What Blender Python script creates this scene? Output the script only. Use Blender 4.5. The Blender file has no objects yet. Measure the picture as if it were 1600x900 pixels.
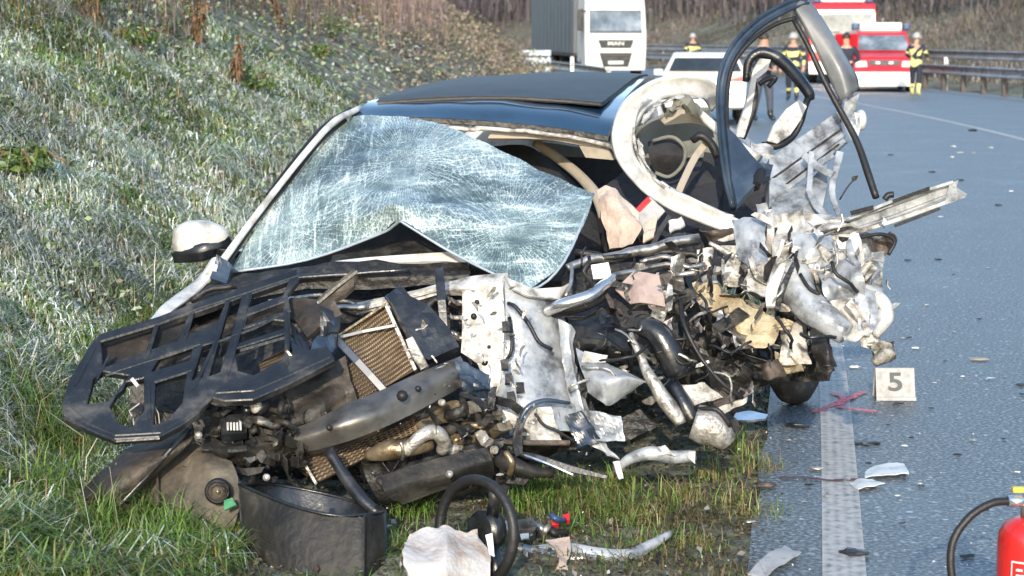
import bpy, bmesh, math, random
import numpy as np
from mathutils import Vector, Matrix, noise
R = math.radians
random.seed(7); rng = np.random.default_rng(7)
SC = bpy.context.scene
COL = SC.collection

# ------------------------------------------------------------------ camera, sky, sun, exposure
F = 2900.0; PITCH = math.atan(395 / F); CH = 1.75
cam = bpy.data.cameras.new('camera'); camo = bpy.data.objects.new('camera', cam); COL.objects.link(camo)
camo.location = (0, 0, CH); camo.rotation_euler = (R(90) - PITCH, 0, 0)
cam.sensor_width = 36; cam.lens = 36 * F / 1600; cam.clip_start = .1; cam.clip_end = 2000
cam.dof.use_dof = True; cam.dof.focus_distance = 7.6; cam.dof.aperture_fstop = 5.6
SC.camera = camo
SUN_EL, SUN_AZ = R(21), R(-6)            # azimuth: from behind the camera, to its left
w = bpy.data.worlds.new('World'); SC.world = w; w.use_nodes = True
nt = w.node_tree; bg = nt.nodes['Background']; sk = nt.nodes.new('ShaderNodeTexSky')
sk.sky_type = 'NISHITA'; sk.sun_disc = False; sk.sun_elevation = SUN_EL
sk.air_density = 1.2; sk.dust_density = .6; sk.ozone_density = 1.5
sdir = Vector((math.sin(SUN_AZ) * math.cos(SUN_EL), -math.cos(SUN_AZ) * math.cos(SUN_EL), math.sin(SUN_EL)))  # towards the sun
sk.sun_rotation = math.atan2(sdir.x, sdir.y)
nt.links.new(sk.outputs[0], bg.inputs[0]); bg.inputs[1].default_value = .15
sl = bpy.data.lights.new('sun', 'SUN'); so = bpy.data.objects.new('sun', sl); COL.objects.link(so)
sl.energy = 2.0; sl.angle = R(.5); sl.color = (1, .87, .7)
so.rotation_euler = sdir.to_track_quat('Z', 'Y').to_euler(); so.location = (0, -5, 20)
SC.view_settings.view_transform = 'Standard'; SC.view_settings.look = 'None'
SC.view_settings.exposure = 1.3; SC.view_settings.gamma = 1
SC.cycles.use_denoising = True; SC.cycles.max_bounces = 6; SC.cycles.transparent_max_bounces = 8

cp, sp = math.cos(PITCH), math.sin(PITCH)
def U(x, y, d):
    """point of the place seen at photo pixel (x, y), d metres in front of the camera"""
    a, b = (x - 800) / F, (450 - y) / F
    v = Vector((a, cp + b * sp, -sp + b * cp)); t = d / v.y
    return Vector((v.x * t, d, CH + v.z * t))
def G(x, y, z=0.0):
    a, b = (x - 800) / F, (450 - y) / F
    v = Vector((a, cp + b * sp, -sp + b * cp)); t = (z - CH) / v.z
    return Vector((v.x * t, v.y * t, z))

# ------------------------------------------------------------------ materials
def mat(name, c1, c2=None, c3=None, rough=.5, metal=0, scale=6, bump=0, bscale=None, spec=.5, coat=0, r2=None, sx=(1, 1, 1), det=6, w2=.5, alpha=None, hue=0, sheen=0):
    m = bpy.data.materials.new(name); m.use_nodes = True
    n = m.node_tree.nodes; l = m.node_tree.links; b = n['Principled BSDF']
    b.inputs['Roughness'].default_value = rough; b.inputs['Metallic'].default_value = metal
    b.inputs['Specular IOR Level'].default_value = spec; b.inputs['Coat Weight'].default_value = coat
    b.inputs['Coat Roughness'].default_value = .08
    if c2 is None: c2 = tuple(v * .8 for v in c1)
    tc = n.new('ShaderNodeTexCoord'); mp = n.new('ShaderNodeMapping'); mp.inputs['Scale'].default_value = sx
    l.new(tc.outputs['Object'], mp.inputs[0])
    tx = n.new('ShaderNodeTexNoise'); tx.inputs['Scale'].default_value = scale; tx.inputs['Detail'].default_value = det
    tx.inputs['Roughness'].default_value = .65
    l.new(mp.outputs[0], tx.inputs['Vector'])
    cr = n.new('ShaderNodeValToRGB'); e = cr.color_ramp.elements
    e[0].position = .36; e[0].color = (*c2, 1); e[1].position = .36 + .28 * w2 * 2 * .5; e[1].color = (*c1, 1)
    if c3:
        k = e.new(.68); k.color = (*c3, 1); e[1].position = .52
    l.new(tx.outputs[0], cr.inputs[0]); l.new(cr.outputs[0], b.inputs['Base Color'])
    if r2 is not None:
        mr = n.new('ShaderNodeMapRange'); mr.inputs[1].default_value = .35; mr.inputs[2].default_value = .65
        mr.inputs[3].default_value = rough; mr.inputs[4].default_value = r2
        l.new(tx.outputs[0], mr.inputs[0]); l.new(mr.outputs[0], b.inputs['Roughness'])
    if bump:
        t2 = n.new('ShaderNodeTexNoise'); t2.inputs['Scale'].default_value = bscale or scale * 4; t2.inputs['Detail'].default_value = 5
        l.new(mp.outputs[0], t2.inputs['Vector'])
        bp = n.new('ShaderNodeBump'); bp.inputs['Strength'].default_value = bump; bp.inputs['Distance'].default_value = .02
        l.new(t2.outputs[0], bp.inputs['Height']); l.new(bp.outputs[0], b.inputs['Normal'])
    return m
def blade_mat(name, rough=.55, trans=.25):
    """grass and leaves: colour of each blade from its own attribute"""
    m = bpy.data.materials.new(name); m.use_nodes = True
    n = m.node_tree.nodes; l = m.node_tree.links; b = n['Principled BSDF']
    a = n.new('ShaderNodeAttribute'); a.attribute_name = 'tint'
    l.new(a.outputs['Color'], b.inputs['Base Color']); b.inputs['Roughness'].default_value = rough
    b.inputs['Specular IOR Level'].default_value = .3
    if trans:
        tr = n.new('ShaderNodeBsdfTranslucent'); l.new(a.outputs['Color'], tr.inputs[0])
        mx = n.new('ShaderNodeMixShader'); mx.inputs[0].default_value = trans
        l.new(b.outputs[0], mx.inputs[1]); l.new(tr.outputs[0], mx.inputs[2])
        l.new(mx.outputs[0], n['Material Output'].inputs[0])
    return m
M = {}
M['white'] = mat('white_paint', (.58, .58, .565), (.3, .29, .27), (.64, .64, .62), rough=.3, scale=7, bump=.08, coat=.3, r2=.5)
M['shell'] = mat('white_bare_shell', (.5, .495, .475), (.13, .12, .108), (.66, .655, .64), rough=.42, scale=11, bump=.25, bscale=30)
M['shellb'] = mat('grey_and_shaded_shell', (.36, .39, .42), (.12, .127, .135), (.5, .52, .54), rough=.34, scale=9, bump=.3, bscale=24, metal=.25)
M['cream'] = mat('scuffed_cream_shell', (.45, .435, .4), (.1, .09, .075), (.58, .57, .54), rough=.5, scale=14, bump=.5, bscale=40)
M['plast'] = mat('black_plastic', (.012, .014, .017), (.007, .008, .01), (.035, .036, .038), rough=.25, scale=9, bump=.1, bscale=60, r2=.45, spec=.8)
M['plastb'] = mat('dusty_plastic', (.02, .019, .017), (.009, .0085, .008), (.06, .054, .045), rough=.5, scale=6, bump=.3, bscale=35, r2=.7)
M['brown'] = mat('muddy_black_panel', (.034, .028, .022), (.013, .011, .009), (.1, .08, .058), rough=.55, scale=5, bump=.4, bscale=28)
M['mudgrey'] = mat('muddy_grey_liner', (.1, .086, .066), (.032, .028, .022), (.18, .155, .115), rough=.7, scale=6, bump=.5, bscale=30, sx=(1, 1, .6))
M['carrier'] = mat('scuffed_carrier_plastic', (.014, .016, .019), (.008, .009, .011), (.075, .072, .066), rough=.3, scale=6, bump=.25, bscale=40, r2=.6, spec=.7)
M['dark'] = mat('dark_engine_parts', (.02, .019, .018), (.008, .008, .008), (.06, .055, .05), rough=.5, scale=16, bump=.6, bscale=30)
M['steel'] = mat('bare_steel', (.42, .41, .39), (.16, .15, .14), (.6, .58, .54), rough=.32, metal=.85, scale=10, bump=.15, r2=.5)
M['ring'] = mat('white_pillar_paint', (.6, .6, .58), (.4, .39, .365), (.64, .64, .62), rough=.3, scale=6, bump=.1, coat=.3, r2=.45)
M['beam'] = mat('bumper_steel', (.2, .192, .178), (.065, .058, .05), (.28, .27, .25), rough=.3, metal=.7, scale=4, bump=.1, r2=.5)
M['alu'] = mat('cast_aluminium', (.5, .48, .44), (.22, .2, .17), (.62, .6, .56), rough=.45, metal=.6, scale=18, bump=.5, bscale=50)
M['bronze'] = mat('oily_exhaust_metal', (.38, .29, .18), (.12, .085, .05), (.5, .42, .3), rough=.35, metal=.7, scale=9, bump=.3)
M['fin'] = mat('radiator_fin_metal', (.46, .34, .22), (.22, .15, .09), (.58, .46, .32), rough=.5, metal=.3, scale=14)
M['finback'] = mat('radiator_core', (.06, .045, .03), (.03, .022, .016), rough=.8, scale=12)
M['gloss'] = mat('sky_tinted_roof_paint', (.014, .045, .09), (.011, .03, .058), rough=.12, scale=3, coat=.6, r2=.2)  # black gloss paint; blue of the reflected sky put into the base colour
M['matte'] = mat('matte_black_roof', (.012, .012, .014), (.022, .022, .024), rough=.55, scale=18, bump=.12, bscale=60)
M['bluedoor'] = mat('dark_blue_frame', (.025, .042, .07), (.014, .022, .035), (.05, .075, .11), rough=.25, scale=4, coat=.4, r2=.4)
M['greydoor'] = mat('scuffed_pillar_trim', (.13, .14, .15), (.07, .075, .08), (.22, .22, .22), rough=.35, scale=3, coat=.2, r2=.5)
M['rubber'] = mat('rubber', (.012, .012, .013), (.022, .022, .022), rough=.5, scale=12, bump=.15)
M['tyre'] = mat('tyre_rubber', (.03, .028, .026), (.016, .015, .014), (.09, .08, .065), rough=.75, scale=9, bump=.4)
M['foam'] = mat('torn_yellow_foam', (.47, .4, .27), (.26, .2, .12), (.54, .48, .37), rough=.9, scale=9, bump=.6, bscale=45)
M['air'] = mat('beige_airbag_cloth', (.52, .42, .35), (.36, .28, .23), (.6, .52, .46), rough=.85, scale=6, bump=.35, bscale=60)
M['cloth'] = mat('white_airbag_cloth', (.47, .455, .45), (.34, .27, .22), (.53, .51, .5), rough=.85, scale=7, bump=.35, bscale=50)
M['pinkcloth'] = mat('mauve_headliner_cloth', (.36, .29, .27), (.26, .2, .19), rough=.9, scale=8, bump=.3)
M['seat'] = mat('dark_seat_fabric', (.03, .031, .036), (.018, .018, .02), rough=.8, scale=20, bump=.3, bscale=120)
M['trim'] = mat('beige_interior_trim', (.36, .32, .26), (.25, .22, .18), rough=.7, scale=6, bump=.1)
M['olive'] = mat('grey_headliner', (.2, .205, .18), (.13, .135, .12), rough=.85, scale=5, bump=.1)
M['red'] = mat('red_plastic', (.55, .02, .018), (.4, .015, .015), rough=.3, scale=7, coat=.3)
M['rust'] = mat('rusty_metal', (.075, .06, .05), (.035, .03, .026), (.16, .125, .1), rough=.75, scale=14, bump=.4)
M['sticker'] = mat('paper_sticker', (.4, .4, .4), (.3, .295, .285), rough=.6, scale=20)
M['chrome'] = mat('bright_metal', (.7, .7, .7), (.5, .5, .5), rough=.18, metal=.9, scale=8)
M['glassd'] = mat('dark_window_glass', (.03, .04, .05), (.02, .026, .032), rough=.06, scale=2, spec=.7)
M['glassl'] = mat('vehicle_windscreen', (.16, .2, .24), (.06, .08, .1), (.34, .38, .42), rough=.08, scale=1.2, spec=.8)
M['lightblue'] = mat('pale_blue_galvanised', (.42, .5, .57), (.28, .34, .4), rough=.4, metal=.3, scale=6)
M['galv'] = mat('galvanised_steel', (.3, .3, .3), (.18, .17, .165), (.36, .36, .355), rough=.5, metal=.4, scale=3)
M['postb'] = mat('weathered_post', (.1, .085, .075), (.06, .05, .045), rough=.7, scale=5)
M['lamp'] = mat('clear_lamp_glass', (.7, .7, .68), (.5, .5, .5), rough=.1, scale=9, spec=.8)
M['lorryw'] = mat('lorry_white', (.8, .8, .77), (.72, .71, .68), rough=.3, scale=1.5, coat=.3)
M['tarp'] = mat('grey_trailer_tarpaulin', (.12, .14, .158), (.1, .118, .134), rough=.6, scale=.7, bump=.1, bscale=3)
M['firered'] = mat('fire_service_red', (.6, .02, .03), (.5, .016, .025), rough=.28, scale=2, coat=.4)
M['skin'] = mat('skin', (.5, .3, .22), (.45, .26, .19), rough=.55, scale=12)
M['navy'] = mat('navy_uniform', (.02, .026, .045), (.014, .018, .03), rough=.8, scale=9, bump=.2)
M['hivis'] = mat('yellow_hi_vis', (.72, .68, .25), (.6, .56, .2), rough=.6, scale=9)
M['denim'] = mat('blue_grey_trousers', (.07, .08, .11), (.05, .055, .08), rough=.85, scale=9)
M['wht'] = mat('white_plastic', (.8, .8, .78), (.72, .72, .7), rough=.35, scale=8)
M['yell'] = mat('yellow_plastic', (.75, .55, .05), (.65, .45, .04), rough=.4, scale=8)
M['ink'] = mat('dark_grey_print', (.05, .06, .07), (.04, .045, .05), rough=.5, scale=8)
M['green'] = mat('green_clip', (.06, .25, .12), (.04, .18, .08), rough=.5, scale=8)
M['bluep'] = mat('blue_plastic', (.03, .07, .16), (.02, .05, .12), rough=.4, scale=8)
M['bark'] = mat('bare_bark', (.1, .075, .065), (.06, .045, .042), (.15, .12, .1), rough=.85, scale=5)
M['blade'] = blade_mat('grass_blades'); M['leaf'] = blade_mat('frosted_leaves', .6, .2); M['twig'] = blade_mat('dry_twigs', .8, 0)

# ------------------------------------------------------------------ helpers
def wl(o):
    v = Vector((0, 0, 0))
    while o is not None: v = v + o.location; o = o.parent
    return v
def tag(o, label=None, cat=None, group=None, kind=None):
    if label: o['label'] = label
    if cat: o['category'] = cat
    if group: o['group'] = group
    if kind: o['kind'] = kind
    return o
def thing(name, label, cat, loc=(0, 0, 0), rz=0, group=None):
    o = bpy.data.objects.new(name, None); COL.objects.link(o); o.location = loc; o.rotation_euler.z = rz
    o.empty_display_size = .1
    return tag(o, label, cat, group)
def mesh_obj(name, verts, faces, m, parent=None, smooth=False, local=False, mats=None, fmat=None):
    me = bpy.data.meshes.new(name)
    v = np.asarray(verts, dtype=float).reshape(-1, 3)
    if parent is not None and not local: v = v - np.array(wl(parent))
    me.from_pydata(v.tolist(), [], faces)
    for q in (mats or [m]): me.materials.append(M[q] if isinstance(q, str) else q)
    if fmat is not None: me.polygons.foreach_set('material_index', np.asarray(fmat, dtype=np.int32))
    me.polygons.foreach_set('use_smooth', [smooth] * len(me.polygons)); me.update()
    o = bpy.data.objects.new(name, me); COL.objects.link(o)
    if parent is not None: o.parent = parent
    return o
def bm_obj(name, bm, m, parent=None, smooth=False, local=False):
    bm.normal_update(); me = bpy.data.meshes.new(name)
    if parent is not None and not local:
        off = wl(parent)
        for v in bm.verts: v.co -= off
    bm.to_mesh(me); bm.free(); me.materials.append(M[m] if isinstance(m, str) else m)
    me.polygons.foreach_set('use_smooth', [smooth] * len(me.polygons))
    o = bpy.data.objects.new(name, me); COL.objects.link(o)
    if parent is not None: o.parent = parent
    return o
def cat_rom(P, n):
    """Catmull-Rom through control points along axis 0"""
    P = np.asarray(P, float); k = len(P)
    if k == 2: 
        t = np.linspace(0, 1, n + 1).reshape(-1, *([1] * (P.ndim - 1))); return P[0] * (1 - t) + P[1] * t
    Q = np.concatenate([[2 * P[0] - P[1]], P, [2 * P[-1] - P[-2]]]); out = []
    for i in range(k - 1):
        for j in range(n):
            t = j / n; a, b, c, d = Q[i], Q[i + 1], Q[i + 2], Q[i + 3]
            out.append(.5 * (2 * b + (c - a) * t + (2 * a - 5 * b + 4 * c - d) * t * t + (3 * b - a - 3 * c + d) * t ** 3))
    out.append(P[-1]); return np.array(out)
def crease(p, s, seed):
    q = Vector(p) * s + Vector((seed * 3.1, seed * 1.7, seed * .9))
    return (abs(noise.noise(q)) - .25) * 1.4 + .5 * noise.noise(q * 2.3) + .3 * (abs(noise.noise(q * 4.1)) - .25)
def folds(p, s, seed):
    v = 0
    for k, (f, a) in enumerate(((.22, 1.6), (.45, 1.), (.9, .55), (1.7, .28))):
        th, ph = seed * (2.3 + k) + k * 1.9, seed * 1.3 + k
        t = (p[0] * math.cos(th) + p[2] * math.sin(th) + p[1] * .4 * math.cos(ph)) * s * f + ph + .35 * noise.noise(Vector(p) * s * .4)
        v += a * (abs((t % 1) - .5) - .25) * 2
    return v
def grid_mesh(name, P, m, parent, th, cr, cs, smooth, local=False, seed=None, ragged=0, fn=None):
    fn = fn or (crease if smooth else folds)
    a, b, _ = P.shape; seed = seed if seed is not None else random.random() * 20
    du = np.gradient(P, axis=1); dv = np.gradient(P, axis=0); N = np.cross(du, dv)
    N /= np.linalg.norm(N, axis=2, keepdims=True) + 1e-9
    if not local:
        view = P - np.array([0, 0, CH])
        if (N * view).sum() > 0: N = -N
    if cr:
        D = np.array([[fn(P[i, j], cs, seed) for j in range(b)] for i in range(a)]) * cr
        P = P + N * D[..., None]
    if ragged:
        for i in range(a):
            for j in range(b):
                if i in (0, a - 1) or j in (0, b - 1): P[i, j] += np.array(noise.noise_vector(Vector(P[i, j]) * 28)) * ragged
    B = P - N * th
    V = np.concatenate([P.reshape(-1, 3), B.reshape(-1, 3)]); n = a * b; f = []
    for i in range(a - 1):
        for j in range(b - 1):
            q = (i * b + j, i * b + j + 1, (i + 1) * b + j + 1, (i + 1) * b + j)
            f.append(q); f.append(tuple(x + n for x in reversed(q)))
    rim = [j for j in range(b)] + [i * b + b - 1 for i in range(1, a)] + [(a - 1) * b + j for j in range(b - 2, -1, -1)] + [i * b for i in range(a - 2, 0, -1)]
    for k in range(len(rim)):
        p, q = rim[k], rim[(k + 1) % len(rim)]; f.append((p, p + n, q + n, q))
    o = mesh_obj(name, V, f, m, parent, smooth, local)
    if smooth and cr: o.data.set_sharp_from_angle(angle=R(24))
    return o
def W3(rows): return np.array([[U(*p) for p in r] for r in rows])
def patch(name, rows, m, parent, th=.004, n=(5, 5), cr=0., cs=9, smooth=True, world=False, ragged=0, fold=False):
    """thin bent sheet through a grid of control points (pixel, pixel, distance)"""
    C = np.array(rows, float) if world else W3(rows)
    P = cat_rom(C, n[0]); P = np.swapaxes(cat_rom(np.swapaxes(P, 0, 1), n[1]), 0, 1)
    return grid_mesh(name, P, m, parent, th, cr, cs, smooth, ragged=ragged, fn=folds if fold else None)
def quad(name, pts, m, parent, th=.004, n=4, cr=.01, cs=12, smooth=False, ragged=.004):
    a, b, c, d = pts
    return patch(name, [[a, b], [d, c]], m, parent, th, (n, n), cr, cs, smooth, ragged=ragged)
def poly(name, pts, m, parent, th=.006, cuts=0, cr=0., cs=10, world=False):
    """flat plate with an outline of its own, given real thickness"""
    bm = bmesh.new(); vs = [bm.verts.new(Vector(p) if world else U(*p)) for p in pts]
    f = bm.faces.new(vs); bm.normal_update()
    if f.normal.dot(f.calc_center_median() - Vector((0, 0, CH))) > 0: f.normal_flip()
    bmesh.ops.triangulate(bm, faces=bm.faces[:])
    if cuts: bmesh.ops.subdivide_edges(bm, edges=bm.edges[:], cuts=cuts, use_grid_fill=True)
    bm.normal_update()
    if cr:
        s = random.random() * 20; nn = {v: v.normal.copy() for v in bm.verts}
        for v in bm.verts: v.co += nn[v] * crease(v.co, cs, s) * cr
    g = bmesh.ops.extrude_face_region(bm, geom=bm.faces[:])
    top = [x for x in g['geom'] if isinstance(x, bmesh.types.BMVert)]
    bm.normal_update(); view = Vector((0, 1, -.1)).normalized()
    nrm = sum((x.normal for x in g['geom'] if isinstance(x, bmesh.types.BMFace)), Vector())
    nrm = nrm.normalized() if nrm.length > 1e-6 else -view
    for v in top: v.co += nrm * th
    bmesh.ops.recalc_face_normals(bm, faces=bm.faces[:])
    return bm_obj(name, bm, m, parent)
def lattice(name, outer, holes, dep, m, parent, th):
    # flat moulded panel with openings cut through it
    bm = bmesh.new(); es = []
    for loop in [outer] + holes:
        vs = [bm.verts.new(U(x, y, dep(x, y))) for x, y in loop]; es += [bm.edges.new((vs[i], vs[(i + 1) % len(vs)])) for i in range(len(vs))]
    p = [U(x, y, dep(x, y)) for x, y in (outer[0], outer[len(outer) // 3], outer[2 * len(outer) // 3])]; nrm = (p[1] - p[0]).cross(p[2] - p[0]).normalized()
    if nrm.y > 0: nrm = -nrm
    bmesh.ops.triangle_fill(bm, use_beauty=True, use_dissolve=False, edges=es, normal=nrm)
    g = bmesh.ops.extrude_face_region(bm, geom=bm.faces[:])
    for v in g['geom']:
        if isinstance(v, bmesh.types.BMVert): v.co += nrm * th
    bmesh.ops.recalc_face_normals(bm, faces=bm.faces[:])
    eg = [e for e in bm.edges if len(e.link_faces) == 2 and e.calc_face_angle(0) > 1.2]
    bmesh.ops.bevel(bm, geom=eg, offset=.004, segments=1, affect='EDGES')
    return bm_obj(name, bm, m, parent)
def sweep(name, path, prof, m, parent, smooth=True, local=False, ups=None, caps=True):
    """closed profile (list of (side, depth) per path point) carried along a path"""
    P = np.asarray(path, float); k = len(P); T = np.gradient(P, axis=0); T /= np.linalg.norm(T, axis=1, keepdims=True) + 1e-9
    V = []; q = len(prof[0])
    for i in range(k):
        view = np.array(ups[i]) if ups is not None else (np.array([0, 0, CH]) - P[i] if not local else np.array([0, -1, .2]))
        s = np.cross(T[i], view); ln = np.linalg.norm(s); s = s / ln if ln > 1e-6 else np.array([1, 0, 0])
        d = np.cross(s, T[i])
        for (x, y) in prof[i]: V.append(P[i] + s * x + d * y)
    f = []
    for i in range(k - 1):
        for j in range(q): f.append((i * q + j, i * q + (j + 1) % q, (i + 1) * q + (j + 1) % q, (i + 1) * q + j))
    if caps: f.append(tuple(reversed(range(q)))); f.append(tuple((k - 1) * q + j for j in range(q)))
    return mesh_obj(name, V, f, m, parent, smooth, local)
def circ(r, n=8, e=1.): return [(r * math.cos(2 * math.pi * j / n), r * e * math.sin(2 * math.pi * j / n)) for j in range(n)]
def tube(name, pts, r, m, parent, n=4, sides=8, jig=0):
    """bent pipe: pts (px, py, d), radius in pixels (one or one per point)"""
    rr = r if isinstance(r, (list, tuple)) else [r] * len(pts)
    P = np.array([list(U(*p)) + [q * p[2] / F] for p, q in zip(pts, rr)]); P = cat_rom(P, n)
    if jig: P[:, :3] += np.array([list(noise.noise_vector(Vector(p[:3]) * 14)) for p in P]) * jig
    return sweep(name, P[:, :3], [circ(max(p[3], .0008), sides) for p in P], m, parent)
def beam(name, pts, wd, th, m, parent, n=1, ch=.22, smooth=False, groove=0):
    """bar with chamfered box section: width in pixels across the view, th metres deep"""
    ww = wd if isinstance(wd, (list, tuple)) else [wd] * len(pts)
    P = np.array([list(U(*p)) + [q * p[2] / F] for p, q in zip(pts, ww)]); P = cat_rom(P, n) if n > 1 or len(pts) > 2 else P
    pr = []
    for p in P:
        a = p[3] / 2; c = min(a, th / 2) * ch; t = th / 2
        if groove: pr.append([(-a, -t), (a, -t), (a, t - c), (a - c, t), (a * .55, t), (a * .4, t - groove), (-a * .4, t - groove), (-a * .55, t), (-a + c, t), (-a, t - c)])
        else: pr.append([(-a, -t + c), (-a + c, -t), (a - c, -t), (a, -t + c), (a, t - c), (a - c, t), (-a + c, t), (-a, t - c)])
    return sweep(name, P[:, :3], pr, m, parent, smooth)
def box_bm(bm, c, s, bev=0, rot=None):
    r = bmesh.ops.create_cube(bm, size=1); vs = r['verts']
    mt = Matrix.Translation(c) @ (rot.to_4x4() if rot else Matrix()) @ Matrix.Diagonal((*s, 1))
    bmesh.ops.transform(bm, matrix=mt, verts=vs)
    if bev:
        es = list({e for v in vs for e in v.link_edges}); bmesh.ops.bevel(bm, geom=es, offset=bev, segments=2, affect='EDGES', profile=.6)
def box(name, c, s, m, parent, bev=.02, rot=None, local=True):
    bm = bmesh.new(); box_bm(bm, Vector(c), s, bev, rot); return bm_obj(name, bm, m, parent, local=local)
def cyl(name, c, axis, r, h, m, parent, n=16, local=True, r2=None, bev=0):
    bm = bmesh.new(); bmesh.ops.create_cone(bm, cap_ends=True, segments=n, radius1=r, radius2=r if r2 is None else r2, depth=h)
    if bev: bmesh.ops.bevel(bm, geom=[e for e in bm.edges if e.calc_face_angle(0) > .6], offset=bev, segments=2, affect='EDGES')
    q = Vector((0, 0, 1)).rotation_difference(Vector(axis).normalized())
    bmesh.ops.transform(bm, matrix=Matrix.Translation(c) @ q.to_matrix().to_4x4(), verts=bm.verts)
    o = bm_obj(name, bm, m, parent, local=local); 
    for p in o.data.polygons: p.use_smooth = len(p.vertices) == 4
    return o
def body(name, prof, m, parent, bev=.03):
    """vehicle body: side outline (y, z, half width) closed, both sides, bevelled"""
    bm = bmesh.new(); L = [bm.verts.new((-h, y, z)) for y, z, h in prof]; Rr = [bm.verts.new((h, y, z)) for y, z, h in prof]
    k = len(prof); bm.faces.new(L); bm.faces.new(Rr[::-1])
    for i in range(k): bm.faces.new((L[i], Rr[i], Rr[(i + 1) % k], L[(i + 1) % k]))
    bmesh.ops.recalc_face_normals(bm, faces=bm.faces[:])
    if bev: bmesh.ops.bevel(bm, geom=bm.edges[:], offset=bev, segments=2, affect='EDGES', profile=.6)
    return bm_obj(name, bm, m, parent, local=True)
def copy_tree(o, parent=None):
    c = o.copy(); COL.objects.link(c)
    if parent is not None: c.parent = parent
    for ch in list(o.children): copy_tree(ch, c)
    return c
# ------------------------------------------------------------------ the lie of the land
def edge_x(Y):
    s = Y - 7.5
    return 1.35 + .163 * s - (s * s / 440 if s > 0 else 0)
def softp(t, k=.06): return .5 * (t + math.sqrt(t * t + k))
def gz(x, Y, rough=True):
    u = x - edge_x(Y)
    if u < -.3:
        z = min(.6 * softp(-u - 2.75), 9) - .02
        k = min(1, (-u - .3) / .8)
        if rough: z += k * (.05 + .05 * min(1, max(0, -u - 2.8))) * (1 * noise.noise(Vector((x * .9, Y * .9, 0))) + .5 * noise.noise(Vector((x * 3, Y * 3, 5))))
    elif u > 10.6:
        t = u - 12.2; z = min(.42 * softp(t, 1), 26) - .02
        if rough: z += min(1, (u - 10.6) / 3) * .35 * noise.noise(Vector((x * .15, Y * .15, 2)))
    else: z = -.02
    return z
def gridsheet(name, Ys, us, zf, m, parent=None):
    V = []; f = []; b = len(us)
    for Y in Ys:
        for u in us:
            x = edge_x(Y) + u; V.append((x, Y, zf(x, Y)))
    for i in range(len(Ys) - 1):
        for j in range(b - 1): f.append((i * b + j, i * b + j + 1, (i + 1) * b + j + 1, (i + 1) * b + j))
    return mesh_obj(name, V, f, m, parent, True)
M['soil'] = mat('verge_soil', (.07, .06, .04), (.035, .028, .02), (.13, .12, .085), rough=.95, scale=4, bump=.7, bscale=25)
def ground_mat():
    m = bpy.data.materials.new('frosty_ground'); m.use_nodes = True; n = m.node_tree.nodes; l = m.node_tree.links; b = n['Principled BSDF']
    tc = n.new('ShaderNodeTexCoord'); a = n.new('ShaderNodeTexNoise'); a.inputs['Scale'].default_value = .6; a.inputs['Detail'].default_value = 8
    c = n.new('ShaderNodeTexNoise'); c.inputs['Scale'].default_value = 9; c.inputs['Detail'].default_value = 6
    for q in (a, c): l.new(tc.outputs['Object'], q.inputs['Vector'])
    r1 = n.new('ShaderNodeValToRGB'); e = r1.color_ramp.elements
    e[0].position = .35; e[0].color = (.1, .11, .075, 1); e[1].position = .65; e[1].color = (.24, .26, .22, 1)
    r2 = n.new('ShaderNodeValToRGB'); e = r2.color_ramp.elements
    e[0].position = .35; e[0].color = (.3, .28, .24, 1); e[1].position = .65; e[1].color = (1.25, 1.2, 1.1, 1)
    l.new(a.outputs[0], r1.inputs[0]); l.new(c.outputs[0], r2.inputs[0])
    mx = n.new('ShaderNodeMix'); mx.data_type = 'RGBA'; mx.blend_type = 'MULTIPLY'; mx.inputs[0].default_value = 1
    l.new(r1.outputs[0], mx.inputs[6]); l.new(r2.outputs[0], mx.inputs[7]); l.new(mx.outputs[2], b.inputs['Base Color'])
    b.inputs['Roughness'].default_value = .95
    bp = n.new('ShaderNodeBump'); bp.inputs['Strength'].default_value = .8; bp.inputs['Distance'].default_value = .05
    l.new(c.outputs[0], bp.inputs['Height']); l.new(bp.outputs[0], b.inputs['Normal'])
    return m
M['ground'] = ground_mat()
Ys = list(np.concatenate([np.linspace(-14, 4, 10), np.arange(4.4, 18, .22), np.geomspace(18, 320, 70)]))
us = list(np.concatenate([-np.geomspace(60, 6, 14), -np.arange(5.8, .3, -.2), [-.3, -.28, 4, 10.4, 10.6, 11], np.linspace(11.5, 20, 8), np.geomspace(22, 120, 14)]))
tag(gridsheet('ground', Ys, us, gz, 'ground'), kind='structure')

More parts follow.
